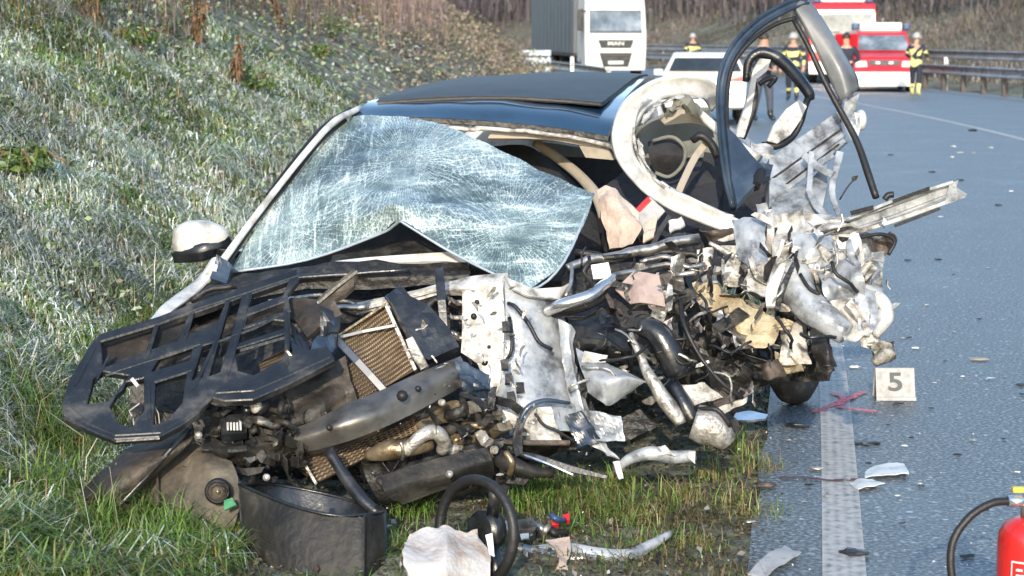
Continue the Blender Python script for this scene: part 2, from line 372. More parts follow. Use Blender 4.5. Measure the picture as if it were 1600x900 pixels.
def road_mat():
    m = bpy.data.materials.new('cold_asphalt'); m.use_nodes = True; n = m.node_tree.nodes; l = m.node_tree.links; b = n['Principled BSDF']
    tc = n.new('ShaderNodeTexCoord')
    def nz(s, d=4):
        q = n.new('ShaderNodeTexNoise'); q.inputs['Scale'].default_value = s; q.inputs['Detail'].default_value = d; l.new(tc.outputs['Object'], q.inputs['Vector']); return q
    big, fine = nz(1.1, 5), nz(60, 3)
    vo = n.new('ShaderNodeTexVoronoi'); vo.inputs['Scale'].default_value = 55; l.new(tc.outputs['Object'], vo.inputs['Vector'])
    r = n.new('ShaderNodeValToRGB'); e = r.color_ramp.elements
    e[0].position = .3; e[0].color = (.04, .053, .064, 1); e[1].position = .72; e[1].color = (.36, .4, .43, 1)
    k = e.new(.5); k.color = (.105, .13, .148, 1)
    l.new(fine.outputs[0], r.inputs[0])
    r2 = n.new('ShaderNodeValToRGB'); e = r2.color_ramp.elements
    e[0].position = .35; e[0].color = (.72, .72, .72, 1); e[1].position = .7; e[1].color = (1.2, 1.2, 1.2, 1); l.new(big.outputs[0], r2.inputs[0])
    mx = n.new('ShaderNodeMix'); mx.data_type = 'RGBA'; mx.blend_type = 'MULTIPLY'; mx.inputs[0].default_value = 1
    l.new(r.outputs[0], mx.inputs[6]); l.new(r2.outputs[0], mx.inputs[7])
    # pale chips of stone in the wearing course
    r3 = n.new('ShaderNodeValToRGB'); e = r3.color_ramp.elements; e[0].position = .0; e[0].color = (1, 1, 1, 1); e[1].position = .035; e[1].color = (0, 0, 0, 1)
    sep = n.new('ShaderNodeSeparateColor'); l.new(vo.outputs['Color'], sep.inputs[0]); l.new(sep.outputs[0], r3.inputs[0])
    m2 = n.new('ShaderNodeMix'); m2.data_type = 'RGBA'; l.new(r3.outputs[0], m2.inputs[0]); l.new(mx.outputs[2], m2.inputs[6]); m2.inputs[7].default_value = (.4, .44, .47, 1)
    l.new(m2.outputs[2], b.inputs['Base Color'])
    mr = n.new('ShaderNodeMapRange'); mr.inputs[1].default_value = .3; mr.inputs[2].default_value = .7; mr.inputs[3].default_value = .38; mr.inputs[4].default_value = .58
    l.new(big.outputs[0], mr.inputs[0]); l.new(mr.outputs[0], b.inputs['Roughness'])
    bp = n.new('ShaderNodeBump'); bp.inputs['Strength'].default_value = .5; bp.inputs['Distance'].default_value = .006
    l.new(vo.outputs['Distance'], bp.inputs['Height']); l.new(bp.outputs[0], b.inputs['Normal'])
    return m
M['road'] = road_mat()
rY = list(np.concatenate([np.linspace(-14, 4, 6), np.arange(4.5, 20, .5), np.geomspace(20, 300, 60)]))
def edged(x, Y):
    return 0.0
rd = gridsheet('road', rY, [-.32, .5, 2, 4, 6, 8, 10.4], edged, 'road')
for v in rd.data.vertices:                                   # broken asphalt edge along the verge
    if abs(v.co.x - edge_x(v.co.y) + .32) < .02: v.co.x += .03 * noise.noise(Vector((0, v.co.y * 2.2, 0)))
tag(rd, kind='structure')
def line_mat():
    m = bpy.data.materials.new('worn_road_paint'); m.use_nodes = True; n = m.node_tree.nodes; l = m.node_tree.links; b = n['Principled BSDF']
    at = n.new('ShaderNodeAttribute'); at.attribute_name = 'lane'; sep = n.new('ShaderNodeSeparateXYZ'); l.new(at.outputs['Vector'], sep.inputs[0])
    def math_(op, a, bb=None):
        q = n.new('ShaderNodeMath'); q.operation = op
        for i, v in enumerate((a, bb)):
            if v is None: continue
            if isinstance(v, (int, float)): q.inputs[i].default_value = v
            else: l.new(v, q.inputs[i])
        return q.outputs[0]
    tc = n.new('ShaderNodeTexCoord'); nz = n.new('ShaderNodeTexNoise'); nz.inputs['Scale'].default_value = 26; nz.inputs['Detail'].default_value = 6
    l.new(tc.outputs['Object'], nz.inputs['Vector'])
    rows = math_('SINE', math_('MULTIPLY', sep.outputs[1], 6.283 / .018))            # raised ribs across
    cols = math_('SINE', math_('ADD', math_('MULTIPLY', sep.outputs[0], 6.283 / .036), math_('MULTIPLY', nz.outputs[0], 3)))
    v = math_('ADD', math_('MULTIPLY', rows, .035), math_('MULTIPLY', cols, .06)); v = math_('ADD', v, nz.outputs[0])
    r = n.new('ShaderNodeValToRGB'); e = r.color_ramp.elements
    e[0].position = .24; e[0].color = (.12, .13, .135, 1); e[1].position = .62; e[1].color = (.46, .455, .44, 1)
    k = e.new(.38); k.color = (.3, .295, .285, 1); l.new(v, r.inputs[0]); l.new(r.outputs[0], b.inputs['Base Color'])
    bp = n.new('ShaderNodeBump'); bp.inputs['Strength'].default_value = .6; bp.inputs['Distance'].default_value = .006
    l.new(v, bp.inputs['Height']); l.new(bp.outputs[0], b.inputs['Normal']); b.inputs['Roughness'].default_value = .6
    return m
M['line'] = line_mat()
def ribbon(name, u0, u1, Ya, z):
    V = []; f = []; L = []
    for Y in Ya:
        V += [(edge_x(Y) + u0, Y, z), (edge_x(Y) + u1, Y, z)]; L += [(u0, Y, 0), (u1, Y, 0)]
    for i in range(len(Ya) - 1): f.append((2 * i, 2 * i + 1, 2 * i + 3, 2 * i + 2))
    o = mesh_obj(name, V, f, 'line'); a = o.data.attributes.new('lane', 'FLOAT_VECTOR', 'POINT'); a.data.foreach_set('vector', np.array(L, float).ravel())
    return tag(o, kind='structure')
ribbon('edge_line_marking', -.072, .072, list(np.concatenate([np.arange(-10, 20, .5), np.geomspace(20, 200, 40)])), .004)
ribbon('lane_line_marking', 4.62, 4.78, list(np.concatenate([np.arange(26, 60, 1.)])), .004)
ribbon('far_edge_line_marking', 9.75, 9.9, list(np.geomspace(20, 200, 40)), .004)
# forensic spray paint on the road
def spray_mat(name, c):
    m = mat(name, c, tuple(v * .6 for v in c), rough=.6, scale=20); n = m.node_tree.nodes; l = m.node_tree.links
    t = n.new('ShaderNodeTexNoise'); t.inputs['Scale'].default_value = 45; t.inputs['Detail'].default_value = 4
    g = n.new('ShaderNodeTexCoord'); l.new(g.outputs['Object'], t.inputs['Vector'])
    q = n.new('ShaderNodeMapRange'); q.inputs[1].default_value = .38; q.inputs[2].default_value = .5; l.new(t.outputs[0], q.inputs[0]); l.new(q.outputs[0], n['Principled BSDF'].inputs['Alpha'])
    return m
M['spray'] = spray_mat('red_spray_paint', (.85, .14, .19)); M['dspray'] = spray_mat('dark_red_spray_paint', (.14, .02, .03))
def stroke(name, pts, wd, m, z):
    P = cat_rom([list(G(x, y, z)) for x, y in pts], 6); T = np.gradient(P, axis=0); V = []; f = []
    for i, p in enumerate(P):
        s = np.array([-T[i][1], T[i][0], 0]); s /= np.linalg.norm(s) + 1e-9; w_ = wd * (.75 + .5 * noise.noise(Vector(p) * 15)) * (1 if 0 < i < len(P) - 1 else .4)
        V += [p + s * w_ / 2, p - s * w_ / 2]
    for i in range(len(P) - 1): f.append((2 * i, 2 * i + 1, 2 * i + 3, 2 * i + 2))
    return tag(mesh_obj(name, V, f, m), kind='structure')
stroke('spray_paint_mark', [(1272, 644), (1300, 633), (1330, 620), (1352, 611)], .06, 'spray', .008)
stroke('spray_paint_mark', [(1300, 613), (1318, 622), (1312, 634), (1330, 638), (1374, 643)], .045, 'spray', .012)
stroke('spray_paint_mark', [(1212, 745), (1260, 746), (1300, 750), (1345, 748)], .045, 'dspray', .008)

# ------------------------------------------------------------------ grass, leaves, scrub (uncountable: stuff)
def blades(name, base, L, az, lean, wdt, tint, m, curl=1.0):
    """arching blades, two quads and a tip each"""
    n = len(base); h = np.stack([np.cos(az), np.sin(az), np.zeros(n)], 1); s = np.stack([-np.sin(az), np.cos(az), np.zeros(n)], 1)
    up = np.array([0, 0, 1.]); V = np.zeros((n, 7, 3))
    for k, (t, ws) in enumerate(((0, 1), (.4, .85), (.75, .55))):
        bend = lean[:, None] * (t ** 1.6) * curl
        p = base + h * (L[:, None] * np.sin(bend) * t) + up * (L[:, None] * np.cos(bend) * t)
        V[:, 2 * k] = p + s * (wdt * ws / 2)[:, None]; V[:, 2 * k + 1] = p - s * (wdt * ws / 2)[:, None]
    bend = lean[:, None] * 1.25 * curl
    V[:, 6] = base + h * (L[:, None] * np.sin(bend)) + up * (L[:, None] * np.cos(bend))
    o0 = (np.arange(n) * 7)[:, None]
    tri = np.concatenate([o0 + np.array([[0, 1, 3]]), o0 + np.array([[0, 3, 2]]), o0 + np.array([[2, 3, 5]]), o0 + np.array([[2, 5, 4]]), o0 + np.array([[4, 5, 6]])], 1).reshape(-1)
    return raw_tris(name, V.reshape(-1, 3), tri, np.repeat(tint, 7, 0), m)
def raw_tris(name, V, tri, tint, m):
    me = bpy.data.meshes.new(name); nt_ = len(tri) // 3
    me.vertices.add(len(V)); me.vertices.foreach_set('co', V.ravel().astype(np.float32))
    me.loops.add(len(tri)); me.loops.foreach_set('vertex_index', tri.astype(np.int32))
    me.polygons.add(nt_); me.polygons.foreach_set('loop_start', (np.arange(nt_) * 3).astype(np.int32)); me.polygons.foreach_set('loop_total', np.full(nt_, 3, np.int32))
    a = me.attributes.new('tint', 'FLOAT_COLOR', 'POINT'); a.data.foreach_set('color', np.concatenate([tint, np.ones((len(tint), 1))], 1).astype(np.float32).ravel())
    me.materials.append(M[m]); me.update(calc_edges=True)
    o = bpy.data.objects.new(name, me); COL.objects.link(o); return tag(o, kind='stuff')
def leaves(name, c, size, tint, m, flat=.6):
    """small folded leaf: four triangles"""
    n = len(c); q = rng.normal(size=(n, 3)); q[:, 2] *= flat; q /= np.linalg.norm(q, axis=1, keepdims=True)
    nz_ = rng.normal(size=(n, 3)) * .55 + np.array([0.15, -.25, 1]); s = np.cross(q, nz_); s /= np.linalg.norm(s, axis=1, keepdims=True) + 1e-9
    up = np.cross(s, q); sz = size[:, None]
    V = np.stack([c - q * sz * .55, c + s * sz * .36 + up * sz * .12, c + q * sz * .6, c - s * sz * .36 + up * sz * .12, c], 1)
    o0 = (np.arange(n) * 5)[:, None]
    tri = np.concatenate([o0 + np.array([[0, 1, 4]]), o0 + np.array([[1, 2, 4]]), o0 + np.array([[2, 3, 4]]), o0 + np.array([[3, 0, 4]])], 1).reshape(-1)
    return raw_tris(name, V.reshape(-1, 3), tri, np.repeat(tint, 5, 0), m)
def scatter(n, Y0, Y1, u0, u1, pw=1.0):
    """points on the ground, thinning with distance"""
    Y = Y0 * (Y1 / Y0) ** rng.random(n) if pw else Y0 + (Y1 - Y0) * rng.random(n)
    u = u0 + (u1 - u0) * rng.random(n); ex = np.array([edge_x(y) for y in Y]); x = ex + u
    return np.stack([x, Y, np.array([gz(a, b) for a, b in zip(x, Y)])], 1), u
def inview(P, pad=.1):
    k = P[:, 1]; px = P[:, 0] / k; zz = (P[:, 2] - CH) / k
    return (np.abs(px) < .276 + pad) & (zz < .1) & (zz > -.36)
def nzv(P, s, o=0.): return np.array([noise.noise(Vector((p[0] * s + o, p[1] * s, o))) for p in P])
def pal(n, cols, wts): 
    c = np.array(cols)[rng.choice(len(cols), n, p=np.array(wts) / sum(wts))]; return c * rng.uniform(.75, 1.25, (n, 1))
FROST = [(.7, .74, .7), (.52, .59, .47), (.27, .35, .14), (.11, .16, .05), (.44, .39, .28), (.82, .85, .84)]
GREEN = [(.14, .24, .045), (.09, .16, .03), (.21, .3, .08), (.28, .26, .1), (.3, .2, .08), (.36, .45, .33)]
# frosted bank
def clear_of_wreck(P):
    x, Y = P[:, 0], P[:, 1]
    car = (x > -1.42 + .12 * (Y - 6.3)) & (x < .62 + .14 * (Y - 6.3)) & (Y > np.where(x < -.9, 6.36, np.where(x < -.3, 6.5, 7.3))) & (Y < 11.4)
    tub_ = (x > -.93) & (x < -.38) & (Y > 5.82) & (Y < 6.6)
    ring_ = ((x + .12) ** 2 / .05 + (Y - 5.98) ** 2 / .03) < 1
    return ~(car | tub_ | ring_)
P, u = scatter(400000, 5.2, 19, -9.5, -2.0); k = inview(P) & clear_of_wreck(P); P = P[k]; n = len(P)
fr = np.clip(.8 + .8 * nzv(P, .55) + .4 * nzv(P, 2.1, 9), 0, 1) * np.clip((P[:, 1] - 5.6 + P[:, 2] * 1.4) / 1.6, .06, 1)
pick = rng.random(n) < fr
tint = np.where(pick[:, None], pal(n, FROST, (4, 4, 3, 2, 2, 1.5)), pal(n, GREEN, (4, 3, 3, 1.5, 1, 1)))
clump = np.clip(1 + 1.5 * nzv(P, 2.6, 3), .3, 2.3)
near = np.clip((8.5 - P[:, 1]) / 3, 0, 1)
tint *= np.clip(1 + .55 * nzv(P, 2.2, 31) + .35 * nzv(P, .8, 17), .45, 1.5)[:, None]
L = rng.uniform(.05, .13, n) * clump * (1 + .6 * near); az = rng.uniform(0, 6.283, n) * .75 - 1.6 + nzv(P, 1.4, 4) * 3
blades('frosted_grass', P, L, az, rng.uniform(.7, 2.0, n), rng.uniform(.004, .009, n) * (.7 + P[:, 1] / 12), tint, 'blade')
# green grass at the toe and in front of the wreck
P, u = scatter(130000, 4.9, 13, -3.4, -.33); k = inview(P) & clear_of_wreck(P); P = P[k]; u = u[k]
den = np.clip(.45 + 1.1 * nzv(P, 1.6, 7) + .35 * (-u - 1.2), 0, 1); k = rng.random(len(P)) < den; P = P[k]; u = u[k]; n = len(P)
dry = np.clip((u + 1.7) * .75, 0, .8)
tint = np.where((rng.random(n) < dry)[:, None], pal(n, [(.2, .15, .07), (.12, .1, .04), (.3, .25, .15), (.09, .12, .04)], (3, 3, 2, 2)), pal(n, GREEN, (4, 4, 3, 1.5, 1.2, .5)))
tuft = np.clip(.8 + 1.5 * nzv(P, 2.6, 12), .35, 1.7)
L = rng.uniform(.05, .15, n) * np.where(P[:, 0] < -1.0, 1.15, .5) * tuft
P_ok = rng.random(n) < np.where(P[:, 0] > -1.0, .6, 1); tint *= np.where(P[:, 0] > -1.0, .72, .95)[:, None]; L *= np.where(P[:, 0] > -1.0, rng.uniform(.6, 1.9, n), 1)
P, tint, L = P[P_ok], tint[P_ok], L[P_ok]; n = len(P)
blades('verge_grass', P, L * 1.15, rng.uniform(0, 6.283, n), rng.uniform(.7, 2.3, n), rng.uniform(.003, .006, n), tint, 'blade')
P, u = scatter(30000, 11, 60, -3.2, -.36); k = inview(P, .3) & clear_of_wreck(P); P = P[k]; n = len(P)
blades('far_verge_grass', P, rng.uniform(.06, .18, n), rng.uniform(0, 6.283, n), rng.uniform(.4, 1.8, n), rng.uniform(.004, .008, n) * (.7 + P[:, 1] / 14), np.where((rng.random(n) < .5)[:, None], pal(n, FROST, (3, 3, 3, 2, 3, 1)), pal(n, GREEN, (3, 3, 2, 3, 2, 1))), 'blade')
# frosted leaves of low plants over the upper bank
P, u = scatter(190000, 8, 70, -22, -2.6); k = inview(P); P = P[k]; P = P[rng.random(len(P)) < np.clip(.45 + 1.3 * nzv(P, .7, 21) + (P[:, 1] - 14) * .05, .12, 1)]; n = len(P)
P[:, 2] += rng.random(n) ** 2 * (.08 + .012 * P[:, 1]) * (1 + nzv(P, .8, 2))
hh = nzv(P, .5, 6)
fro = pal(n, [(.43, .48, .42), (.32, .4, .23), (.19, .28, .09), (.3, .26, .17), (.07, .09, .035)], (3.2, 3, 2.6, 1.5, 2))
dryc = pal(n, [(.32, .26, .18), (.24, .19, .14), (.2, .2, .1), (.36, .31, .24), (.16, .12, .1)], (3, 3, 2, 2, 2))
f = np.clip((P[:, 1] - 17 + 6 * hh) / 14, 0, 1); tint = np.where((rng.random(n) < f)[:, None], dryc, fro)
leaves('bank_plants', P, rng.uniform(.016, .042, n) * (.5 + P[:, 1] / 20), tint, 'leaf')
# bare scrub on the upper bank and on the hill across the road
def twigs(name, P, L, tint, wd, az=None, lean=None):
    n = len(P); az = rng.uniform(0, 6.283, n) if az is None else az; lean = np.abs(rng.normal(0, 1.1, n)) if lean is None else lean
    return blades(name, P, L, az, lean, wd, tint, 'twig', .8)
P, u = scatter(150000, 10, 80, -24, -4.2); k = inview(P)
hz = np.array([(-uu - 2.3) * .58 for uu in u]); lim = 1.8 + .006 * P[:, 1] + .5 * nzv(P, .35, 1)
k &= (hz > lim); P = P[k]; n = len(P); P[:, 2] += rng.random(n) ** 1.5 * .6
far = np.clip((P[:, 1] - 14) / 20, 0, 1)
tint = np.where((rng.random(n) < .2 + .7 * far)[:, None], pal(n, [(.26, .2, .2), (.2, .15, .16), (.36, .3, .26), (.36, .26, .16), (.3, .2, .2)], (3, 3, 2, 2, 2)), pal(n, [(.12, .07, .04), (.2, .12, .06), (.1, .1, .05), (.28, .2, .12)], (3, 3, 2, 2)))
twigs('bare_scrub', P, rng.uniform(.2, .8, n) * (.5 + .6 * far), tint, rng.uniform(.002, .005, n) * (.5 + P[:, 1] / 16), lean=rng.uniform(.2, 2.2, n))
def hillpts(n, Y0, Y1, u0, u1):
    P, u = scatter(n, Y0, Y1, u0, u1, 0); k = inview(P, .02); return P[k], u[k]
P, u = hillpts(260000, 45, 260, 12, 34); n = len(P)
tint = pal(n, [(.2, .175, .145), (.165, .14, .125), (.13, .14, .08), (.25, .22, .19), (.16, .13, .135)], (3, 3, 1.5, 2, 2.5)) * np.clip(1 + .8 * nzv(P, .09, 15), .5, 1.5)[:, None]
blades('hill_grass', P, rng.uniform(.15, .45, n) * np.clip(1 + 1.6 * nzv(P, .12, 8), .4, 2.2), rng.uniform(0, 6.283, n), rng.uniform(.2, 1.7, n), rng.uniform(.015, .04, n) * (.5 + P[:, 1] / 110), tint, 'twig')
P, u = hillpts(150000, 60, 300, 16, 70); hz = u - 17.6 - 2 * nzv(P, .05, 3); k = hz > 0; P = P[k]; n = len(P)
tint = pal(n, [(.13, .11, .125), (.09, .078, .09), (.18, .15, .16), (.17, .145, .13), (.06, .054, .06)], (3, 3, 2, 1.5, 2))  # stem colours lightened to purple-grey, standing in for distance haze
P[:, 2] += rng.random(n) ** 2 * 3
twigs('far_wood', P, rng.uniform(.6, 1, n) ** 2 * rng.uniform(1, 5, n), tint, rng.uniform(.03, .085, n) * (.4 + P[:, 1] / 170), lean=np.where(rng.random(n) < .5, np.abs(rng.normal(0, .35, n)), rng.uniform(.3, 2, n)))

# litter trodden into the verge, crumbs of safety glass
P, u = scatter(30000, 5.2, 12, -2.9, -.18); k = inview(P); P = P[k]; n = len(P); P[:, 2] += rng.random(n) * .02
leaves('verge_litter', P, rng.uniform(.006, .022, n), pal(n, [(.1, .075, .045), (.16, .12, .07), (.05, .04, .03), (.22, .18, .12), (.12, .13, .06)], (3, 3, 3, 1.5, 1)), 'leaf', .3)
P, u = scatter(900, 5.2, 11, -2.2, 2.6); k = inview(P); P = P[k]; n = len(P); P[:, 2] = np.maximum(P[:, 2] + .02, .006) + rng.random(n) * .02 * (u[k] < -.3)
leaves('glass_crumbs', P, rng.uniform(.004, .011, n), pal(n, [(.7, .74, .74), (.5, .55, .56), (.3, .3, .3)], (3, 2, 1)), 'leaf', .5)

# taller tufts between the wreck and the road
B = []; Ls = []
for x, y, k_, l_ in [(930, 790, 130, .2), (985, 805, 110, .18), (880, 772, 90, .18), (840, 765, 60, .16), (640, 800, 90, .2), (655, 770, 60, .18), (1040, 790, 60, .14), (1120, 740, 60, .16), (1150, 700, 50, .18), (1185, 730, 50, .16), (620, 860, 60, .16), (960, 870, 50, .12), (1100, 850, 50, .12), (1180, 800, 40, .14), (60, 830, 160, .26), (150, 860, 160, .24), (230, 880, 120, .2), (330, 880, 80, .16), (20, 760, 120, .24), (120, 810, 120, .22), (700, 880, 60, .16), (820, 790, 90, .17), (900, 830, 80, .15), (1010, 850, 70, .14), (1060, 770, 80, .15), (270, 860, 140, .22), (40, 890, 140, .22), (190, 830, 110, .2), (1140, 780, 60, .15), (960, 760, 90, .18)]:
    g = G(x, y); 
    for _ in range(int(k_ * 1.7)): B.append((g.x + random.gauss(0, .045), g.y + random.gauss(0, .05), gz(g.x, g.y, False) - .01)); Ls.append(l_ * random.uniform(.5, 1.25) * (1 if x < 500 else .8))
B = np.array(B); n = len(B)
tint = np.where((rng.random(n) < np.clip((B[:, 0] + .4) * .5, .08, .6))[:, None], pal(n, [(.3, .22, .1), (.22, .17, .07), (.38, .32, .2)], (2, 2, 1)), pal(n, [(.17, .31, .06), (.12, .22, .04), (.24, .37, .1), (.33, .42, .17)], (3, 3, 2, 1)))
blades('grass_tufts', B, np.array(Ls), rng.uniform(0, 6.283, n), rng.uniform(.3, 1.9, n), rng.uniform(.003, .006, n), tint, 'blade')

P, u = scatter(700, 5.6, 9, -2.2, -.3); k = inview(P); P = P[k]; n = len(P); P[:, 2] += .02 + rng.random(n) * .03
leaves('crash_debris', P, rng.uniform(.008, .032, n), pal(n, [(.02, .02, .02), (.04, .04, .045), (.4, .4, .4), (.25, .24, .22), (.1, .07, .05)], (4, 3, 2, 2, 1)), 'leaf', .4)
# ------------------------------------------------------------------ the wrecked car
CAR = thing('wrecked_car', 'wrecked white car with a black roof, shattered windscreen and torn open driver side', 'car', G(660, 760))
C = CAR
def glass_mat():
    m = bpy.data.materials.new('shattered_windscreen'); m.use_nodes = True; n = m.node_tree.nodes; l = m.node_tree.links; b = n['Principled BSDF']
    tc = n.new('ShaderNodeTexCoord')
    def nz(s, d, sc=(1, 1, 1), rot=0, dist=0):
        mp = n.new('ShaderNodeMapping'); mp.inputs['Scale'].default_value = sc; mp.inputs['Rotation'].default_value = (0, rot, 0); l.new(tc.outputs['Object'], mp.inputs[0])
        q = n.new('ShaderNodeTexNoise'); q.inputs['Scale'].default_value = s; q.inputs['Detail'].default_value = d; q.inputs['Distortion'].default_value = dist
        q.inputs['Roughness'].default_value = .7; l.new(mp.outputs[0], q.inputs['Vector']); return q.outputs[0]
    def vor(s, feat='DISTANCE_TO_EDGE', sc=(1, 1, 1), rot=0):
        mp = n.new('ShaderNodeMapping'); mp.inputs['Scale'].default_value = sc; mp.inputs['Rotation'].default_value = (0, rot, 0); l.new(tc.outputs['Object'], mp.inputs[0])
        # bend the cracks
        nn = n.new('ShaderNodeTexNoise'); nn.inputs['Scale'].default_value = 9; l.new(mp.outputs[0], nn.inputs['Vector'])
        mm = n.new('ShaderNodeMix'); mm.data_type = 'VECTOR'; mm.inputs[0].default_value = .06; l.new(mp.outputs[0], mm.inputs[4]); l.new(nn.outputs['Color'], mm.inputs[5])
        q = n.new('ShaderNodeTexVoronoi'); q.feature = feat; q.inputs['Scale'].default_value = s; l.new(mm.outputs[1], q.inputs['Vector']); return q
    def rng_(x, a, c, lo, hi):
        q = n.new('ShaderNodeMapRange'); q.inputs[1].default_value = a; q.inputs[2].default_value = c; q.inputs[3].default_value = lo; q.inputs[4].default_value = hi
        l.new(x, q.inputs[0]); return q.outputs[0]
    def ma(op, a, c):
        q = n.new('ShaderNodeMath'); q.operation = op; q.use_clamp = op == 'ADD'
        for i, v in enumerate((a, c)):
            if isinstance(v, (int, float)): q.inputs[i].default_value = v
            else: l.new(v, q.inputs[i])
        return q.outputs[0]
    c1 = rng_(vor(40, sc=(1, .6, 1)).outputs['Distance'], 0, .045, 1, 0); c2 = rng_(vor(85, sc=(1, .5, .6), rot=.7).outputs['Distance'], 0, .09, 1, 0)
    sx_ = n.new('ShaderNodeSeparateXYZ'); l.new(tc.outputs['Object'], sx_.inputs[0])
    left = rng_(sx_.outputs[0], -.32, .02, 1, 0)
    st1 = rng_(nz(3.4, 11, (13, 1, 1.6), -.62, .35), .52, .62, 0, 1); st2 = rng_(nz(3.0, 11, (1.6, 1, 13), .22, .5), .52, .63, 0, 1)
    lines = ma('ADD', ma('MULTIPLY', st1, left), ma('MULTIPLY', st2, ma('SUBTRACT', 1, left)))
    dens = rng_(nz(4.4, 6), .36, .58, .12, 1)
    mist = rng_(nz(2.6, 6, (1, 1, 1.5), .3), .4, .62, 0, 1)
    def star(x, y, d, k, far):
        # cracks running out from one blow
        p = U(x, y, d) - wl(CAR); mp = n.new('ShaderNodeMapping'); mp.vector_type = 'TEXTURE'; mp.inputs['Location'].default_value = p; mp.inputs['Rotation'].default_value = (R(90), 0, 0); l.new(tc.outputs['Object'], mp.inputs[0])
        g = n.new('ShaderNodeTexGradient'); g.gradient_type = 'RADIAL'; nn = n.new('ShaderNodeTexNoise'); nn.inputs['Scale'].default_value = 7; nn.inputs['Detail'].default_value = 5; l.new(mp.outputs[0], nn.inputs['Vector']); l.new(mp.outputs[0], g.inputs[0])
        w1 = ma('MULTIPLY', ma('ADD', g.outputs['Fac'], ma('MULTIPLY', nn.outputs[0], .05)), k)
        q = n.new('ShaderNodeTexVoronoi'); q.voronoi_dimensions = '1D'; q.feature = 'DISTANCE_TO_EDGE'; l.new(w1, q.inputs['W']); q.inputs['Scale'].default_value = 1
        vl = n.new('ShaderNodeVectorMath'); vl.operation = 'LENGTH'; xy = n.new('ShaderNodeVectorMath'); xy.operation = 'MULTIPLY'; xy.inputs[1].default_value = (1, 1, 0); l.new(mp.outputs[0], xy.inputs[0]); l.new(xy.outputs[0], vl.inputs[0])
        rr = ma('MULTIPLY', ma('ADD', vl.outputs['Value'], ma('MULTIPLY', nn.outputs[0], .12)), 26); q2 = n.new('ShaderNodeTexVoronoi'); q2.voronoi_dimensions = '1D'; q2.feature = 'DISTANCE_TO_EDGE'; l.new(rr, q2.inputs['W']); q2.inputs['Scale'].default_value = 1
        fall = rng_(vl.outputs['Value'], .02, far, 1, 0)
        return ma('MULTIPLY', ma('ADD', rng_(q.outputs['Distance'], 0, .14, .9, 0), rng_(q2.outputs['Distance'], 0, .08, .45, 0)), fall)
    stars = ma('ADD', star(634, 250, 7.9, 85, .75), star(790, 352, 7.5, 70, .55))
    stars = ma('ADD', stars, star(455, 360, 7.7, 60, .45))
    cr = ma('ADD', ma('MULTIPLY', ma('ADD', ma('MULTIPLY', c1, .22), ma('MULTIPLY', c2, .36)), dens), ma('MULTIPLY', stars, ma('MULTIPLY', ma('ADD', dens, .2), .48)))
    wt = ma('ADD', ma('ADD', ma('MULTIPLY', cr, .95), ma('MULTIPLY', lines, .3)), ma('MULTIPLY', mist, .36))
    r = n.new('ShaderNodeValToRGB'); e = r.color_ramp.elements
    e[0].position = 0; e[0].color = (.075, .125, .15, 1); e[1].position = .95; e[1].color = (.78, .83, .83, 1)
    k = e.new(.3); k.color = (.23, .325, .36, 1); k = e.new(.6); k.color = (.45, .55, .56, 1)
    l.new(wt, r.inputs[0]); l.new(r.outputs[0], b.inputs['Base Color'])
    l.new(rng_(wt, 0, 1, .12, .45), b.inputs['Roughness']); l.new(rng_(wt, .08, .55, .42, .96), b.inputs['Alpha'])
    b.inputs['Specular IOR Level'].default_value = .8
    v3 = vor(60, 'F1', (1, 1, .6)); sp_ = n.new('ShaderNodeSeparateColor'); l.new(v3.outputs['Color'], sp_.inputs[0])
    h = ma('ADD', ma('MULTIPLY', sp_.outputs[0], .5), ma('MULTIPLY', nz(24, 4), .6))
    bp = n.new('ShaderNodeBump'); bp.inputs['Strength'].default_value = .45; bp.inputs['Distance'].default_value = .012; l.new(h, bp.inputs['Height']); l.new(bp.outputs[0], b.inputs['Normal'])
    return m
M['crazed'] = glass_mat()
# --- windscreen hanging over the bonnet opening
wsr = [[(553, 182, 8.42), (612, 180, 8.4), (662, 186, 8.33), (742, 216, 8.12), (840, 262, 7.88), (927, 303, 7.65)],
       [(500, 232, 8.2), (566, 232, 8.06), (640, 238, 7.98), (730, 262, 7.86), (830, 300, 7.66), (922, 324, 7.55)],
       [(446, 295, 7.95), (530, 290, 7.78), (627, 290, 7.66), (722, 316, 7.62), (815, 345, 7.46), (905, 366, 7.43)],
       [(398, 358, 7.75), (490, 346, 7.66), (585, 326, 7.5), (625, 314, 7.42), (738, 362, 7.4), (882, 408, 7.3)],
       [(357, 424, 7.62), (480, 404, 7.58), (592, 364, 7.5), (625, 344, 7.4), (705, 392, 7.34), (828, 452, 7.2)]]
ws = patch('windscreen', wsr, 'crazed', C, .006, (10, 10), .018, 3.4)
patch('dashboard', [[(390, 396, 8.0), (500, 372, 8.1), (640, 345, 8.15), (780, 360, 8.05), (900, 390, 7.9)], [(380, 446, 7.75), (500, 425, 7.75), (640, 404, 7.78), (780, 424, 7.65), (890, 440, 7.55)]], 'seat', C, .05, (6, 4), .02, 4)
ws['label'] = 'crazed bluish windscreen torn loose and folded over'
tube('glass_edge', [(357, 426, 7.6), (480, 406, 7.57), (592, 366, 7.49), (616, 352, 7.42), (625, 346, 7.39), (636, 352, 7.38), (705, 394, 7.33), (770, 427, 7.24), (828, 453, 7.19), (882, 408, 7.29), (927, 303, 7.64)], 2.2, 'lightblue', ws)
